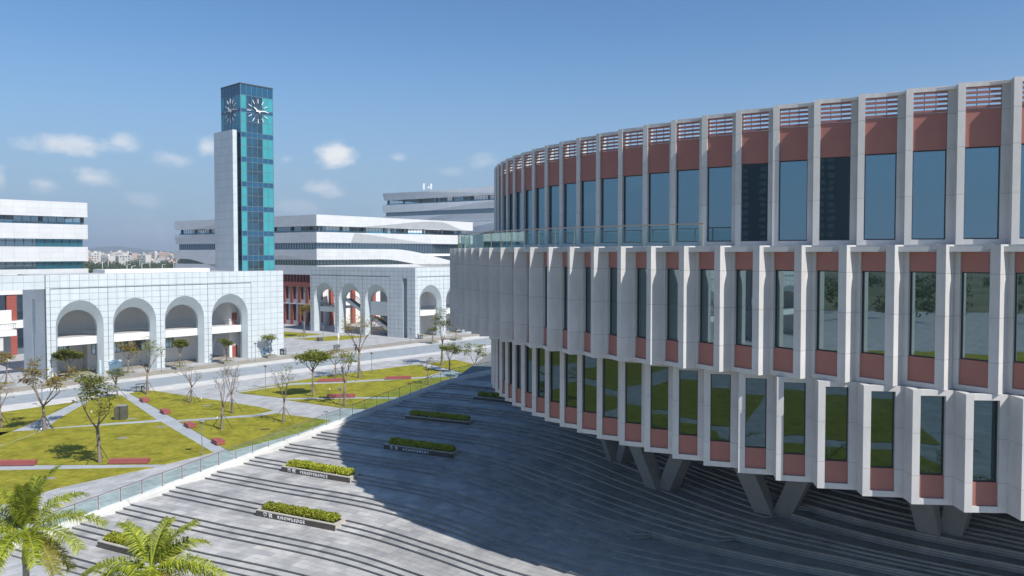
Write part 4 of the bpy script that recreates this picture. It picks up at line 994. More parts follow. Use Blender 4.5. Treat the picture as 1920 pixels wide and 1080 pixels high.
# ---------------------------------------------------------------- trees
def rot_about(v,ax,a): return Matrix.Rotation(a,3,ax)@v
def leaf_fan(mb,c,r,n,rn,flat=.25,size=.16,mi=0):
    for i in range(n):
        a=rn.uniform(0,6.283); q=r*math.sqrt(rn.random())
        p=c+Vector((q*math.cos(a),q*math.sin(a),rn.gauss(0,flat*r)-.12*q))
        d=Vector((math.cos(a+rn.uniform(-.9,.9)),math.sin(a+rn.uniform(-.9,.9)),rn.uniform(-.5,.25))).normalized()
        s=Vector((-d.y,d.x,rn.uniform(-.4,.4))).normalized(); L_=size*rn.uniform(1.0,2.1); W_=size*rn.uniform(.5,.85)
        mb.face([p-s*W_*.5,p+d*L_*.5-s*W_,p+d*L_,p+d*L_*.5+s*W_],mi)
def tree(P,H,spread,leafn,lm,label,seed,z=0,stakes=4,fork=.38,style='umbrella',size=.2,group='young trees on the plaza and lawns',r0=None,limbs=None,bend=0.0):
    rn=random.Random(seed); H*=1.06; P=(*P,z); t=thing('tree',label,'tree',P,group); B=Vector(P)
    tr=MB(); cr=MB(); r0=r0 or .045+H*.017
    zf=H*fork; lean=Vector((rn.uniform(-.25,.25)+bend,rn.uniform(-.2,.2),0))
    F=B+lean+Vector((0,0,zf)); mid=B+lean*.3+Vector((rn.uniform(-.06,.06),0,zf*.5))
    tr.tube([B-Vector((0,0,.05)),B+Vector((0,0,.25)),mid,F],[r0*1.35,r0,r0*.88,r0*.8],8)
    nl=limbs or rn.choice((3,4)); tips=[]
    def branch(p,d,L_,r,lev):
        pts=[p]; rr=[r]; q=p.copy(); v=d.copy()
        n=3
        for i in range(n):
            v=(v+Vector((rn.uniform(-.22,.22),rn.uniform(-.22,.22),rn.uniform(.0,.22) if lev<2 else rn.uniform(-.1,.15)))).normalized()
            q=q+v*(L_/n); pts.append(q.copy()); rr.append(max(.018,r*(1-.5*(i+1)/n)))
        tr.tube(pts,rr,5 if lev<2 else 3,cap=lev==0)
        if lev>=(4 if leafn is None else 3): tips.append(q); return
        kids=rn.choice((2,3)) if lev<2 else rn.choice((2,2,3))
        for k in range(kids):
            side=v.orthogonal().normalized(); side=rot_about(side,v,rn.uniform(0,6.283)); 
            w_=(v+side*rn.uniform(.45,.85)+Vector((0,0,.08))).normalized()
            f=rn.uniform(.55,1.0); idx=min(2,int(f*3)); st_=pts[idx].lerp(pts[idx+1],f*3-idx if f<1 else 1)
            branch(st_,w_,L_*rn.uniform(.55,.8),rr[-1]*.85,lev+1)
        if lev>=1: tips.append(q)
    a0=rn.uniform(0,6.28)
    for k in range(nl):
        a=a0+6.283*k/nl+rn.uniform(-.3,.3); up=1.05 if style=='umbrella' else 1.7
        d=Vector((math.cos(a),math.sin(a),up)).normalized()
        branch(F-Vector((0,0,rn.uniform(0,.12)*zf)),d,(H-zf)*.55*rn.uniform(.85,1.1),r0*.62,0)
    # fit crown to wanted height and spread
    vs=tr.v; zmax=max(v[2] for v in vs); 
    rad=sorted(math.hypot(v[0]-F.x,v[1]-F.y) for v in vs)[-max(1,len(vs)//50)]
    kz_=(H-zf)/(zmax-F.z) if zmax>F.z else 1; kr=spread/max(rad,.1)
    def fit(v):
        if v[2]<=F.z-.15*zf: return v
        k=1+(kr-1)*min(1,max(0,(v[2]-F.z+.15*zf)/(.15*zf+.3)))
        return (F.x+(v[0]-F.x)*k,F.y+(v[1]-F.y)*k,F.z+(v[2]-F.z)*kz_ if v[2]>F.z else v[2])
    tr.v=[fit(v) for v in vs]; tips=[Vector(fit(tuple(q))) for q in tips]
    if leafn:
        sel=[q for q in tips if rn.random()<min(1,leafn[0]*1.35)]
        for q in sel:
            if style=='umbrella' : q=q+Vector((0,0,rn.uniform(-.1,.15)))
            leaf_fan(cr,q,leafn[2]*1.1,int(leafn[1]*1.3),rn,.22,size)
    tr.build('trunk',M['bark'],t,smooth=True)
    if cr.f: cr.build('crown',M[lm],t)
    for k in range(stakes):
        a=a0+6.283*k/stakes; zz=min(2.0,zf*.75)
        mb=MB(); mb.tube([B+lean*.5+Vector((math.cos(a)*.1,math.sin(a)*.1,zz)),B+Vector((math.cos(a)*1.35,math.sin(a)*1.35,0))],.032,4); mb.build('stake',M['stake'],t)
    return t
U_,B_='umbrella','upright'
def hgt(x,yb,yt,z=0):  # metres between two picture heights for something standing at ground point
    return 0
TREES=[
 ((-64.03,96.36),6.0,1.6,(.10,6,.3),'leaf_orange','nearly bare tree cut by the left picture edge, beside the wide road',0,4,.42,B_,.16),
 ((-57.79,94.91),8.3,4.1,(.75,13,.6),'leaf_orange','spreading tree with orange-green leaves before the first arch, left of the diagonal path',0,4,.36,U_,.21),
 ((-43.18,80.35),9.2,3.0,(.75,16,.6),'leaf_green','tall sparse green tree in the big lawn near the long red bench',0,3,.40,U_,.2),
 ((-76.99,134.04),5.0,1.7,(1,34,.5),'leaf_green','dense bright green small tree in front of the first arch',0,0,.45,U_,.26),
 ((-83.47,127.03),4.9,1.5,(.5,10,.4),'leaf_orange','small thin tree by the gateway at the far left',.45,3,.5,B_,.2),
 ((-69.20,138.75),5.1,1.7,(.32,10,.4),'leaf_orange','small sparse tree in a stone planter in front of the second arch',.45,3,.45,U_,.2),
 ((-56.81,119.80),8.6,2.6,(.28,9,.5),'leaf_green','tall thin-leaved tree at the road edge right of the dark litter bin',0,4,.40,U_,.18),
 ((-59.58,116.27),4.4,1.3,(.35,9,.35),'leaf_green','slender young tree at the road edge behind the dark stone cabinet',0,2,.5,B_,.18),
 ((-63.05,146.12),4.8,1.2,(.7,16,.4),'leaf_green','small leafy tree in a stone planter in front of the third arch',.45,3,.5,B_,.2),
 ((-56.89,153.57),4.4,1.9,(.6,14,.45),'leaf_green','small flat-topped tree in a stone planter in front of the fourth arch',.45,3,.5,U_,.2),
 ((-47.07,112.54),6.0,2.1,(.10,7,.4),'leaf_green','bare staked tree with one green tuft at the lawn corner',0,5,.4,U_,.18),
 ((-36.13,95.49),7.8,1.9,None,'leaf_green','leafless multi-stem tree, left one of the bare pair by the path',0,4,.36,B_,.18),
 ((-38.32,105.39),6.6,2.4,None,'leaf_green','leafless spreading tree, right one of the bare pair by the path',0,4,.38,U_,.18),
 ((-29.69,99.72),7.2,2.0,(.14,8,.4),'leaf_green','nearly bare upright tree alone in the lawn between path and glass railing',0,4,.36,B_,.17),
 ((-50.98,162.22),4.3,1.4,(.45,10,.35),'leaf_green','small tree in a stone planter before the blank right end of the arcade',.45,3,.45,B_,.2),
 ((-30.41,117.57),6.6,2.2,(.9,20,.6),'leaf_green','umbrella-shaped green tree with dark trunk beside the central paving',0,4,.62,U_,.23),
 ((-30.87,134.61),4.7,2.2,(.45,9,.45),'leaf_orange','low sparse tree behind the short red bench',0,4,.5,U_,.18),
 ((-24.08,110.57),7.7,2.6,(.42,10,.45),'leaf_green','crooked sparse tree in front of the red bench by the railing',0,4,.42,B_,.18),
 ((-26.88,135.19),11.3,3.9,(.40,12,.6),'leaf_orange','tallest plaza tree with forked pale trunk and olive leaves before the second arcade',0,3,.40,U_,.2),
 ((-54.33,201.41),8.6,2.0,(.5,10,.5),'leaf_orange','thin upright tree in front of the red brick facade',0,3,.5,B_,.2),
 ((-13.77,150.64),10.6,2.7,(.55,12,.6),'leaf_green','tall narrow tree in front of the sunlit side of the second arcade',0,3,.42,B_,.2),
 ((-11.55,142.50),4.9,2.4,(.85,16,.6),'leaf_green','low leafy green tree at the right lawn below the tall one',0,3,.42,U_,.22),
 ((-13.93,128.06),4.6,1.4,(.12,7,.3),'leaf_green','small bare sapling behind the glass railing',0,3,.5,B_,.18),
 ((-6.46,135.19),6.0,2.5,(.55,12,.5),'leaf_green','forked tree with open crown right beside the round building',0,2,.36,U_,.2),
 ((-19.29,187.14),3.6,1.2,(.4,8,.35),'leaf_green','tiny tree in a stone planter at the corner of the second arcade',.45,2,.5,B_,.18),
 ((-14.09,194.01),3.9,1.3,(.5,9,.4),'leaf_green','small tree in the planter nearest the round building',.45,2,.5,B_,.18),
]
for i,(P,H_,sp,ln,lm,lab,z_,stk,fk,sty,sz) in enumerate(TREES):
    tree(P,H_,sp,ln,lm,lab,100+i*7,z_,stk,fk,sty,sz)
# stone tree boxes by the arcades
def tree_box(P,lab,w_=2.3):
    t=thing('tree_planter',lab,'planter',(*P,0),'stone tree planters along the arcades')
    mb=MB(); a=w_/2
    for x0,x1,y0,y1 in ((-a,a,-a,-a+.22),(-a,a,a-.22,a),(-a,-a+.22,-a+.222,a-.222),(a-.22,a,-a+.222,a-.222)): mb.obox(P,H1,x0,x1,y0,y1,0,.5)
    mb.build('stone_rim',M['concrete'],t)
    mb=MB(); mb.obox(P,H1,-a+.22,a-.22,-a+.22,a-.22,.02,.42); mb.build('planting_soil',M['grass'],t)
for P,lab in (((-76.99,134.04),'low stone planter under the dense green tree at the first arch'),((-69.20,138.75),'low stone planter under the sparse tree at the second arch'),((-63.05,146.12),'low stone planter at the third arch'),
    ((-56.89,153.57),'low stone planter at the fourth arch'),((-50.98,162.22),'low stone planter before the blank end wall of the arcade'),((-19.29,187.14),'low stone planter at the corner of the second arcade'),((-14.09,194.01),'low stone planter nearest the round building'),((-83.47,127.03),'low stone planter by the gateway at far left')): tree_box(P,lab)
# ---------------------------------------------------------------- lamps, benches, bins and the rest
def lamp(P,lab,h=3.75):
    t=thing('garden_lamp',lab,'lamp',(*P,0),'slim garden lamps')
    mb=MB(); p=Vector((*P,0)); mb.tube([p,p+Vector((0,0,.25))],.09,8); mb.tube([p+Vector((0,0,.25)),p+Vector((0,0,h-.35))],.05,8); mb.build('pole',M['metal'],t)
    mb=MB(); mb.tube([p+Vector((0,0,h-.36)),p+Vector((0,0,h-.12)),p+Vector((0,0,h-.02))],[.07,.24,.32],10); mb.build('lamp_head',M['brass'],t)
    mb=MB(); mb.tube([p+Vector((0,0,h-.018)),p+Vector((0,0,h+.05))],[.34,.30],10); mb.build('lamp_cap',M['metal'],t)
for P,lab in (((-33.70,83.45),'slim lamp on the lawn corner closest to the glass railing'),((-40.04,125.02),'slim lamp at the near edge of the pale strip left of the umbrella tree'),((-25.73,141.23),'slim lamp in the right lawn before the forked tree'),
    ((-23.24,104.00),'slim lamp just behind the railing near the red bench'),((-64.85,142.50),'slim lamp on the tan pavement between second and third arch'),((-52.03,156.22),'slim lamp in front of the right end of the arcade'),
    ((-46.94,191.67),'slim lamp on the back lawn before the shaded arcade'),((-24.75,188.25),'slim lamp beside the slotted corner of the second arcade'),((-67.10,109.80),'slim lamp behind the orange-leaved tree')): lamp(P,lab)
def bench(P,h,L_,D,H_,lab,n,grp):
    t=thing('bench',lab,'bench',(*P,0),grp)
    mb=MB(); mb.obox(P,h,-L_/2+.25,L_/2-.25,-D/2+.12,D/2-.12,0.02,.2); mb.build('base',M['concrete'],t)
    w_=D/n
    for i in range(n):
        m_=MB(); m_.obox(P,h,-L_/2,L_/2,-D/2+i*w_+.006,-D/2+(i+1)*w_-.006,H_-.05,H_+rnd.uniform(0,.006)); m_.build('plank',M['wood'],t)
    mb=MB(); mb.obox(P,h,-L_/2+.02,L_/2-.02,-D/2+.015,D/2-.015,.12,H_-.052); mb.build('side_panel',M['wood'],t)
LB_='long red benches'
for P,h,L_,lab in (((-51.63,79.34),R(3),4.6,'long low red bench on the lawn at the left picture edge'),((-39.90,80.05),R(3),4.0,'long low red bench on the lawn below the tall sparse tree'),
    ((-30.74,131.26),R(12),4.5,'long red bench farthest left in the right-hand lawns'),((-19.78,134.04),R(12),4.4,'long red bench in the right-hand lawn nearest the round building'),((-25.94,116.92),R(6),4.2,'long red bench closest to the stair railing'),((-5.22,136.94),R(10),3.5,'long red bench partly hidden by the round building')): bench(P,h,L_,.75,.52,lab,4,LB_)
sb_=Vector((-59.78,120.26)); se_=Vector((-31.24,85.15)); hb=math.atan2(se_.y-sb_.y,se_.x-sb_.x)
for P,lab in (((-54.36,113.76),'short red block bench, farthest one on the diagonal path'),((-47.53,105.39),'short red block bench, second from the road on the diagonal path'),((-40.72,97.11),'short red block bench, third from the road on the diagonal path'),((-33.88,88.50),'short red block bench closest to the railing on the diagonal path')): bench(P,hb,2.0,.95,.5,lab,4,'short red block benches')
P=(-51.41,101.33); t=thing('stone_cabinet','dark green stone cabinet standing on the lawn by the path','cabinet',(*P,0))
mb=MB(); mb.obox(P,R(8),-.62,.62,-.45,.45,0,1.85); mb.build('body',M['cabinet'],t)
mb=MB(); mb.obox(P,R(8),-.66,.66,-.49,.49,1.855,1.93); mb.build('lid',M['concrete'],t)
for s_ in (-1,1):
    mb=MB(); mb.obox(P,R(8),-.3+.3*s_-.27,-.3+.3*s_+.54 if s_<0 else .57,-.47,-.452,.1,1.75); mb.build('door_panel',M['cabinet'],t)
def bin_(P,lab,w_=1.25):
    t=thing('litter_bin',lab,'litter bin',(*P,0),'twin litter bins')
    for s_ in (-1,1):
        mb=MB(); mb.obox(P,H1-.4,s_*w_*.25-.24,s_*w_*.25+.24,-.25,.25,.1,.95); mb.build('bin_box',M['mullion'],t)
        mb=MB(); mb.obox(P,H1-.4,s_*w_*.25-.17,s_*w_*.25+.17,-.265,-.252,.25,.75); mb.build('bin_panel',M['concrete'],t)
    mb=MB()
    for s_ in (-1,1): mb.obox(P,H1-.4,s_*w_*.48-.03,s_*w_*.48+.03,-.2,.2,0,1.25)
    mb.obox(P,H1-.4,-w_*.52,w_*.52,-.28,.28,1.251,1.31); mb.build('bin_frame',M['frame'],t)
for P,lab in (((-58.78,121.65),'dark twin litter bin at the road edge left of the tall thin-leaved tree'),((-49.44,166.49),'dark twin litter bin at the right corner of the first arcade'),((-23.44,197.03),'dark twin litter bin at the sunlit corner of the second arcade'),
   ((-39.46,173.32),'dark boxy bin beside the white pole in the plaza')): bin_(P,lab)
P=(-47.88,192.25); t=thing('stone_bollard_box','small brown stone box on the back lawn before the shaded arcade','box',(*P,0)); mb=MB(); mb.obox(P,H1,-.6,.6,-.4,.4,0,.9); mb.build('body',M['cabinet'],t); mb=MB(); mb.obox(P,H1,-.64,.64,-.44,.44,.904,.98); mb.build('lid',M['concrete'],t)
P=(-41.00,181.77); t=thing('flagpole','short white pole on a plinth in the middle of the plaza','pole',(*P,0)); mb=MB(); p=Vector((*P,0)); mb.tube([p,p+Vector((0,0,4.6))],[.09,.06],8); mb.build('pole',M['white'],t); mb=MB(); mb.obox(P,0,-.5,.5,-.5,.5,0,.35); mb.build('plinth',M['concrete'],t)
mb=MB(); p2=p+Vector((0,0,3.0)); mb.tube([p2,p2+Vector((.1,0,-.8)),p2+Vector((.05,0,-1.6))],[.12,.26,.1],6); mb.build('furled_flag',M['white'],t)
# pale blue notice board
P=(-73.08,140.29); t=thing('notice_board','pale blue printed notice board in front of the pier between the first two arches','sign',(*P,0))
mb=MB(); mb.obox(P,H1-.5,-1.85,1.85,-.08,.08,.05,2.5); mb.build('board',M['sign'],t)
mb=MB()
for i,(a,b) in enumerate(((-1.5,1.5),(-1.2,1.2))): mb.obox(P,H1-.5,a,b,-.095,-.083,2.0-.3*i,2.11-.3*i)
for i in range(22): x=-1.6+.15*i; mb.obox(P,H1-.5,x,x+.1,-.095,-.083,.3,.45+.4*abs(math.sin(i*1.7))*(.4+.6*(i%5)/4))
mb.build('print',M['signblue'],t)
# blue print of figures low on the blank end wall
mb=MB()
for k,(x,z0,z1) in enumerate(((41.2,.5,1.9),(41.7,.4,1.5),(42.2,.6,1.7),(42.9,1.0,2.9),(43.1,2.9,3.6),(42.7,.4,.9))): boxT(T1w,mb,x-.16,x+.16,-.012,-.004,z0,z1)
mb.build('wall_print',M['signblue'],ar1)
# small white path spotlights
for i,P in enumerate(((-57.13,104.35),(-38.52,100.36),(-45.99,113.76),(-73.37,121.65),(-28.84,121.65),(-57.50,93.78))):
    t=thing('spotlight','small ground spotlight on a short stem '+('left of the tall sparse tree','beside the path near the bare pair','by the tree at the lawn corner','at the foot of the orange-leaved tree','by the red bench near the railing','under the orange-leaved tree, left side')[i],'spotlight',(*P,0),'lawn spotlights')
    mb=MB(); p=Vector((*P,.06)); mb.tube([p,p+Vector((0,0,.3))],.03,5); mb.build('stem',M['metal'],t); mb=MB(); mb.tube([p+Vector((0,0,.3)),p+Vector((.0,.1,.52))],[.07,.1],7); mb.build('lamp_head',M['white'],t)
for i,P in enumerate(((-50.37,101.65),(-44.22,96.81),(-46.11,90.93),(-45.06,74.62),(-43.79,110.37),(-30.70,95.49))):
    mb=MB(); mb.obox(P,.1,-.55,.55,-.35,.35,.05,.085); o=mb.build('drain_cover',M['concrete'] if i<5 else M['soil']); WL.pop(o.name,None); tag(o,('flat pale drain cover beside the stone cabinet','flat pale drain cover left of the diagonal path crossing','flat pale drain cover in the middle of the big lawn','flat pale drain cover in the lowest lawn above the palms','flat pale drain cover in the back lawn by the bare tree','flat dark drain cover in the lawn before the railing')[i],'cover','drain covers in the lawns')
# ---------------------------------------------------------------- person with umbrella
def person(P,h):
    t=thing('person','person in dark clothes walking on the road under a dark umbrella','person',(*P,0))
    V_=[(0,0,.92),(0,0,1.15),(0,.0,1.38),(0,0,1.5),(0,.02,1.62),(-.09,0,.88),(-.11,.10,.48),(-.11,-.02,.06),(-.11,.13,.03),(.09,0,.88),(.11,.14,.5),(.11,.28,.09),(.11,.42,.10),(-.19,0,1.38),(-.25,-.04,1.12),(-.24,.06,.88),(.19,0,1.38),(.25,.10,1.15),(.2,.26,1.3)]
    E_=[(0,1),(1,2),(2,3),(3,4),(0,5),(5,6),(6,7),(7,8),(0,9),(9,10),(10,11),(11,12),(2,13),(13,14),(14,15),(2,16),(16,17),(17,18)]
    Rr=[.13,.12,.13,.05,.10,.085,.06,.045,.035,.085,.06,.045,.035,.05,.04,.03,.05,.04,.03]
    me=bpy.data.meshes.new('body'); me.from_pydata(V_,E_,[]); me.materials.append(M['cloth']); o=link('body',me,t); o.rotation_euler=(0,0,h)
    m=o.modifiers.new('skin','SKIN')
    for i,r in enumerate(Rr): me.skin_vertices[0].data[i].radius=(r,r)
    me.skin_vertices[0].data[0].use_root=True
    o.modifiers.new('sub','SUBSURF').levels=1
    mb=MB(); mb.tube([(.2,.26,1.25),(.12,.2,2.08)],.012,5)
    for k in range(8):
        a,b=6.283*k/8,6.283*(k+1)/8; c_=Vector((.12,.2,2.12)); r1=.3; r2=.55
        q=lambda a,r,z:c_+Vector((r*math.cos(a),r*math.sin(a),z))
        mb.face([c_,q(a,r1,-.06),q(b,r1,-.06)]); mb.face([q(a,r1,-.06),q(a,r2,-.24),q(b,r2,-.24),q(b,r1,-.06)])
    u=mb.build('umbrella',M['cloth'],None); tag(u,'dark open umbrella held over the walking person','umbrella'); u.location=(*P,0); u.rotation_euler=(0,0,h)
person((-34.03,167.81),R(200))
# ---------------------------------------------------------------- word planters on the stair
def text_mesh(s,size,name,mat_,parent,Mx,ext=.012,bold=.012):
    cu=bpy.data.curves.new(name,'FONT'); cu.body=s; cu.size=size; cu.extrude=ext; cu.offset=bold; cu.align_x='LEFT'; cu.space_character=1.45
    tmp=bpy.data.objects.new(name,cu); C.objects.link(tmp); bpy.context.view_layer.update()
    dg=bpy.context.evaluated_depsgraph_get(); me=bpy.data.meshes.new_from_object(tmp.evaluated_get(dg)); bpy.data.objects.remove(tmp)
    me.transform(Mx); me.materials.clear(); me.materials.append(mat_); return link(name,me,parent)
PLANT=[((-30.31,55.99),.45,None,None,'long stone planter with yellow-green hedge behind the palm'),
 ((-20.07,60.15),1.35,'\u5b66 \u8bc6','KNOWLEDGE','long dark planter with yellow-green hedge lettered KNOWLEDGE'),
 ((-20.80,69.30),2.25,'\u575a \u6bc5','PERSEVERANCE','long dark planter with yellow-green hedge lettered PERSEVERANCE'),
 ((-12.32,73.86),3.15,'\u52aa \u529b','ACHIEVEMENT','long dark planter in the shade lettered ACHIEVEMENT'),
 ((-11.48,82.67),4.05,None,None,'long dark unlettered planter in the shade above ACHIEVEMENT'),
 ((-4.43,88.80),4.95,None,None,'long dark planter partly hidden under the round building')]
for i,(P,z,cn,en,lab) in enumerate(PLANT):
    P=Vector(P); k=2*i; a0_=A(k)
    # direction of the steps here
    ev=EV[k]; dx=1.0; hh=math.atan2(ev(P.x+7.2)-ev(P.x+.2),7.0)
    t=thing('word_planter',lab,'planter',(P.x,P.y,z),'hedge planters on the stair')
    Lp,Dp,Hp=7.7,1.38,.5
    mb=MB(); mb.obox(P,hh,0,Lp,-.06,.06,-.02+z,z+Hp-.06); mb.obox(P,hh,0,Lp,Dp-.1,Dp,z,z+Hp-.06); mb.build('front_stone',M['planter'],t)
    mb=MB(); mb.obox(P,hh,.001,.12,.06,Dp-.1,z,z+Hp-.06); mb.obox(P,hh,Lp-.12,Lp-.001,.06,Dp-.1,z,z+Hp-.06); mb.build('end_stone',M['coping'],t)
    for x0,x1,y0,y1 in ((-.02,Lp+.02,-.08,.16),(-.02,Lp+.02,Dp-.2,Dp+.02),(-.02,.22,.162,Dp-.202),(Lp-.22,Lp+.02,.162,Dp-.202)):
        m_=MB(); m_.obox(P,hh,x0,x1,y0,y1,z+Hp-.058,z+Hp); m_.build('coping_stone',M['coping'],t)
    mb=MB(); mb.obox(P,hh,.12,Lp-.12,.07,Dp-.12,z+.1,z+Hp-.12); mb.build('planting_soil',M['soil'],t)
    rn=random.Random(40+i); mb=MB(); n=7000 if i<4 else 3500
    c_,s_=math.cos(hh),math.sin(hh)
    for q in range(n):
        x=rn.uniform(.3,Lp-.3); y=rn.uniform(.2,Dp-.24); top=.52+.12*noise.noise(Vector((x*1.6,y*3,i*9)))+.06*noise.noise(Vector((x*6,y*6,i)))
        edge=min(x-.3,Lp-.3-x,y-.2,Dp-.24-y); zz=z+Hp-.1+ (top*min(1,.55+edge*3))*(rn.random()**.45)
        p=Vector((P.x+c_*x-s_*y,P.y+s_*x+c_*y,zz)); d=Vector((rn.gauss(0,1),rn.gauss(0,1),rn.uniform(.2,1.6))).normalized(); s2=d.orthogonal().normalized(); s2=rot_about(s2,d,rn.uniform(0,6.28))
        l_=rn.uniform(.09,.16); w_=l_*.38; mb.face([p,p+d*l_*.5+s2*w_,p+d*l_,p+d*l_*.5-s2*w_])
    tag(mb.build('hedge',M['hedge'],t),kind='stuff')
    if i in (0,1,2,3):
        mb=MB(); mb.obox(P,hh,.55,1.05,.55,.85,z+Hp+.42,z+Hp+.45); mb.build('solar_panel',M['solar'],t)
        mb=MB(); mb.obox(P,hh,.78,.82,.68,.72,z+Hp-.1,z+Hp+.418); mb.build('panel_stem',M['mullion'],t)
    if en:
        Mx=Matrix.Translation((P.x-wl(t).x,P.y-wl(t).y,0))@Matrix.Rotation(hh,4,'Z')@Matrix.Translation((0,-.075,.12))@Matrix.Rotation(R(90),4,'X')
        text_mesh(cn[0],.36,'character_lettering',M['letter'],t,Mx@Matrix.Translation((.75,0,0))); text_mesh(cn[2],.36,'character_lettering',M['letter'],t,Mx@Matrix.Translation((1.3,0,0)))
        text_mesh(en,.33,'word_lettering',M['letter'],t,Mx@Matrix.Translation((2.2,0,0)),bold=.006)
# ---------------------------------------------------------------- palms
def palm(P,zc,label,seed,fl=3.6,dirs=None,group='palms along the foot of the stair',rich=1.0,nf=13):
    rn=random.Random(seed); t=thing('palm_tree',label,'palm',(*P,0),group); B=Vector((*P,0)); Cc=Vector((P[0],P[1],zc))
    zs=zc-1.9; mb=MB(); zz=[0,.4]+[zs*k/10 for k in range(1,11)]
    mb.tube([B+Vector((0,0,z)) for z in zz],[.26,.24]+[.22-.05*k/10 for k in range(1,11)],10); mb.build('trunk',M['palmtrunk'],t,smooth=True)
    mb=MB(); mb.tube([B+Vector((0,0,zs)),B+Vector((0,0,zs+.35)),B+Vector((0,0,zc-.8)),B+Vector((0,0,zc+.05))],[.19,.22,.15,.09],10); mb.build('crownshaft',M['crownshaft'],t,smooth=True)
    fr=[]
    for k in range(nf):
        a=6.283*k*.382*1.0+rn.uniform(-.2,.2); e=[72,52,40,30,20,8,-8][k*7//nf]+rn.uniform(-6,6); fr.append((a,R(e),1.0,k>=nf-3 and rn.random()<.7))
    if dirs: fr=dirs
    for (a,e,ls,dry) in fr:
        L_=fl*ls; n=16; p=Cc.copy(); pts=[p.copy()]; el=e; dr=R(74 if e>R(20) else 55)/n*rn.uniform(.8,1.25)*(.55+.45*math.cos(e))
        for i in range(n):
            el-=dr*(.4+1.2*i/n); p=p+Vector((math.cos(a)*math.cos(el),math.sin(a)*math.cos(el),math.sin(el)))*(L_/n); pts.append(p.copy())
        ra=MB(); ra.tube(pts,[.045*(1-.85*i/n)+.006 for i in range(n+1)],4); f_=ra.build('frond',M['crownshaft'],t)
        lf=MB(); m=int(66*rich)
        for j in range(m):
            u=(.10+.9*j/m); x=u*n; i=min(n-1,int(x)); q=pts[i].lerp(pts[i+1],x-i); d=(pts[i+1]-pts[i]).normalized()
            sd=d.cross(Vector((0,0,1))).normalized(); up=sd.cross(d).normalized()
            ll=.95*math.sin(min(1,(u+.06)*1.25)*math.pi*.86)**.6*ls*rn.uniform(.85,1.1)+.06
            for s_ in (-1,1):
                for rep in range(1 if rich<1 else 2):
                    lift=rn.uniform(-.15,.75); v=(d*rn.uniform(.45,.8)+sd*s_*1.0+up*lift).normalized(); w_=.026*rn.uniform(.8,1.3)
                    q0=q+d*rn.uniform(-.03,.03); q1=q0+v*ll*.55; v2=(v+Vector((0,0,-.75))).normalized(); q2=q1+v2*ll*.5; wv=d*w_
                    lf.face([q0-wv*.6,q0+wv*.6,q1+wv,q1-wv]); lf.face([q1-wv,q1+wv,q2])
        lf.build('leaflets',M['frond_dry' if dry else 'frond'],f_)
    sp=MB(); sp.tube([Cc,Cc+Vector((.02,0,1.2)),Cc+Vector((.0,0,2.3))],[.05,.03,.006],5); sp.build('spear_leaf',M['crownshaft'],t)
D=lambda a,e,l=1.0,dry=False:(R(a),R(e),l,dry)
palm((-28.0,44.0),6.0,'royal palm with pale green crownshaft at the lower left corner',3,4.3,[D(20,85,.95),D(200,80,.85),D(100,78,.8),D(300,82,.85),D(12,30,1.05),D(-18,18,1.0),D(-35,-2,.95,True),D(-10,-15,.85,True),D(60,45,.9),D(165,35,1),D(190,12,1),D(205,-15,.9,True),D(230,25,.95),D(262,-5,.85,True),D(280,15,.9),D(310,10,.85),D(130,40,.9),D(150,15,.9)])
palm((-18.9,40.0),5.5,'bushy royal palm in front of the lowest stair planter',5,3.9,[D(150,62,.8),D(30,62,.8),D(80,75,.7),D(0,18,1.05),D(8,4,.95),D(-25,-8,.95,True),D(-45,-20,.9,True),D(180,16,1.05),D(172,0,1.0),D(205,-8,.95),D(235,-15,.9,True),D(260,-5,.8),D(290,0,.8),D(315,-12,.85,True),D(100,40,.9),D(130,30,.95),D(55,35,.9)])
PL_=['royal palm at the stair foot, %s'%q for q in ('the nearest one right of the bushy palm','second one right of the bushy palm','third one right of the bushy palm','fourth one right of it','last one on the right','left of the corner palm','farthest one on the left')]
for i,P in enumerate(((-10.5,28),(-2,25),(7,22),(16,19),(27,16),(-36,26),(-48,14))):
    palm(P,5.4+.3*(i%3),PL_[i],20+i,3.6,rich=.6,nf=11,group='palms near the camera')
# ---------------------------------------------------------------- far trees, city, hills
def far_tree_mesh(rn,H_,n=420,s=.9):
    mb=MB(); lobes=[(Vector((rn.uniform(-.28,.28)*H_,rn.uniform(-.28,.28)*H_,H_*rn.uniform(.45,.8))),H_*rn.uniform(.16,.27)) for _ in range(7)]
    for i in range(n):
        c,r=rn.choice(lobes); d=Vector((rn.gauss(0,1),rn.gauss(0,1),rn.gauss(0,1))).normalized(); p=c+d*r*rn.uniform(.7,1.05); nn=(d+Vector((rn.uniform(-.6,.6),rn.uniform(-.6,.6),rn.uniform(-.3,.6)))).normalized()
        a=nn.orthogonal().normalized(); a=rot_about(a,nn,rn.uniform(0,6.28)); b=nn.cross(a); q=s*rn.uniform(.5,1.1); mb.face([p-a*q,p-b*q*.6,p+a*q,p+b*q*.6])
    return mb
rn=random.Random(11)
wood=MB(); tm=[far_tree_mesh(rn,1.0,90,.085) for _ in range(6)]
def add_tree(mb,x,y,H_):
    src=rn.choice(tm); a=rn.uniform(0,6.28); c,s=math.cos(a)*H_,math.sin(a)*H_; b0=len(mb.v)
    mb.v+=[(x+c*p[0]-s*p[1],y+s*p[0]+c*p[1],p[2]*H_) for p in src.v]; mb.f+=[tuple(b0+i for i in f) for f in src.f]; mb.m+=src.m
for i in range(620):
    y=360*math.exp(rn.uniform(0,1.1)); px=rn.uniform(120,370); x=(px-960)/1450*y
    add_tree(wood,x,y,rn.uniform(6,11)*(1+y/2500))
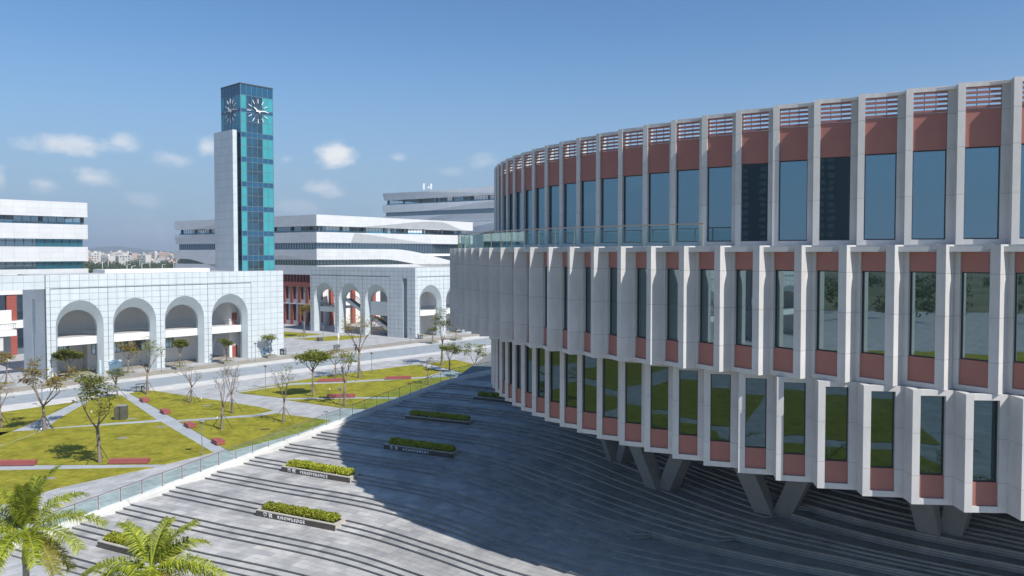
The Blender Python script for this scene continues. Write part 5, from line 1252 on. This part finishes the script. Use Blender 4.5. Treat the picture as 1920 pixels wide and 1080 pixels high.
for i in range(520):
    a=rn.uniform(0,6.28); r=rn.uniform(170,520); x,y=r*math.cos(a),r*math.sin(a)
    if y>60+.0*x or (x<-60 and y>-30 and x>-190): continue
    add_tree(wood,x,y,rn.uniform(8,13))
tag(wood.build('far_woodland',M['leaf_dark']),kind='stuff')
M['city']=[mat('city_wall_%s'%n,c,.8,.05) for n,c in (('white',(.62,.6,.56)),('cream',(.56,.46,.33)),('grey',(.4,.42,.44)),('pink',(.5,.36,.3)))]
for i in range(210):
    y=rn.uniform(950,1900); px=rn.uniform(150,350) if i<170 else rn.uniform(-400,1400); x=(px-960)/1450*y
    w_,d_,h_=rn.uniform(7,15),rn.uniform(7,13),rn.choice((7,10,13,16,19,22))*(.8+.4*rn.random())
    h_=min(h_,22+ (474-472)/1450*y+rn.uniform(-3,4)); a=rn.choice((.2,.9,-.4,.5)); mb=MB(); mb.obox((x,y),a,0,w_,0,d_,0,h_,0)
    if rn.random()<.6: mb.obox((x,y),a,w_*.3,w_*.6,d_*.3,d_*.6,h_,h_+2.6,0)
    nfl=int(h_/3.1)
    for f in range(1,nfl):
        for cidx in range(int(w_/3.2)):
            if rn.random()<.75: xx=1+3.2*cidx; mb.obox((x,y),a,xx,xx+1.7,-.12,-.02,f*3.1+.9,f*3.1+2.3,1)
        for cidx in range(int(d_/3.4)):
            yy=1+3.4*cidx; mb.obox((x,y),a,-.12,-.02,yy,yy+1.6,f*3.1+.9,f*3.1+2.3,1)
    o=mb.build('city_house',[rn.choice(M['city']),M['mullion']]); tag(o,'small %s block in the distant city along the horizon'%('low' if h_<15 else 'tall'),'building','distant city houses')
for i,px in enumerate((192,203,247,262,266,281,294,304,326,331,238)):
    y=rn.uniform(420,760); x=(px-960)/1450*y; h_=rn.uniform(11,13) if px!=281 else 19; yy=y
    t=thing('street_lamp','tall pale street lamp among the distant trees','lamp',(x,yy,0),'far street lamps')
    mb=MB(); mb.tube([(x,yy,0),(x,yy,h_+3)],.22,5); mb.build('pole',M['white'],t); mb=MB(); mb.tube([(x,yy,h_+3),(x+2.2,yy,h_+3.5)],.18,4); mb.build('lamp_arm',M['white'],t)
hm=MB(); nx=90
hp=[[None]*(nx+1) for _ in range(3)]
for i in range(nx+1):
    az=-1.25+2.5*i/nx; rr=6200; hh_=22+ 55*max(0,noise.noise(Vector((i*.17,3.3,0)))+.15)+14*noise.noise(Vector((i*.6,1,0)))
    px=960+1450*math.tan(az) if abs(az)<1.3 else 0
    hh_+=30*math.exp(-((px-205)/40)**2)+12*math.exp(-((px-270)/30)**2)
    for j,(r2,f) in enumerate(((rr-900,0),(rr,1),(rr+1200,0))): hp[j][i]=(r2*math.sin(az),r2*math.cos(az),hh_*f-2)
for j in range(2):
    for i in range(nx): hm.face([hp[j][i],hp[j][i+1],hp[j+1][i+1],hp[j+1][i]])
tag(hm.build('hills',M['hill'],smooth=True),kind='structure')
M['plaza_dim']=mat('tower_balcony_band',(.14,.17,.18),.5)
# residential towers behind the camera, seen only mirrored in the top windows
for i,(x,y,w_,h_) in enumerate(((-215,-190,46,95),(-150,-245,26,88))):
    t=thing('residential_tower',('wide grey residential tower','narrow grey residential tower')[i]+' behind the camera, mirrored in the top windows','tower',(x,y,0),'residential towers behind the camera')
    mb=MB(); mb.obox((x,y),R(-45),-w_/2,w_/2,-10,10,0,h_); mb.build('wall',M['frame'],t)
    mb=MB()
    for f in range(int(h_/3.2)):
        for c_ in range(int(w_/4)):
            if c_%3==2: continue
            mb.obox((x,y),R(-45),-w_/2+1+4*c_,-w_/2+3.6+4*c_,10.02,10.3,f*3.2+.8,f*3.2+2.6); mb.obox((x,y),R(-45),-w_/2+1+4*c_,-w_/2+3.6+4*c_,-10.3,-10.02,f*3.2+.8,f*3.2+2.6)
    mb.build('windows',M['plaza_dim'],t)
# the air
HAZE=.00024
hz=MB(); hz.box(-7600,7600,-7600,7700,-1.2,110)
m=bpy.data.materials.new('haze_air'); m.use_nodes=True; N=m.node_tree.nodes; N.clear(); o_=N.new('ShaderNodeOutputMaterial'); v_=N.new('ShaderNodeVolumePrincipled'); v_.inputs['Density'].default_value=HAZE; v_.inputs['Color'].default_value=(.80,.88,1,1); v_.inputs['Anisotropy'].default_value=.2; m.node_tree.links.new(v_.outputs[0],o_.inputs['Volume'])
tag(hz.build('haze',m),kind='stuff')
sc.cycles.volume_bounces=0
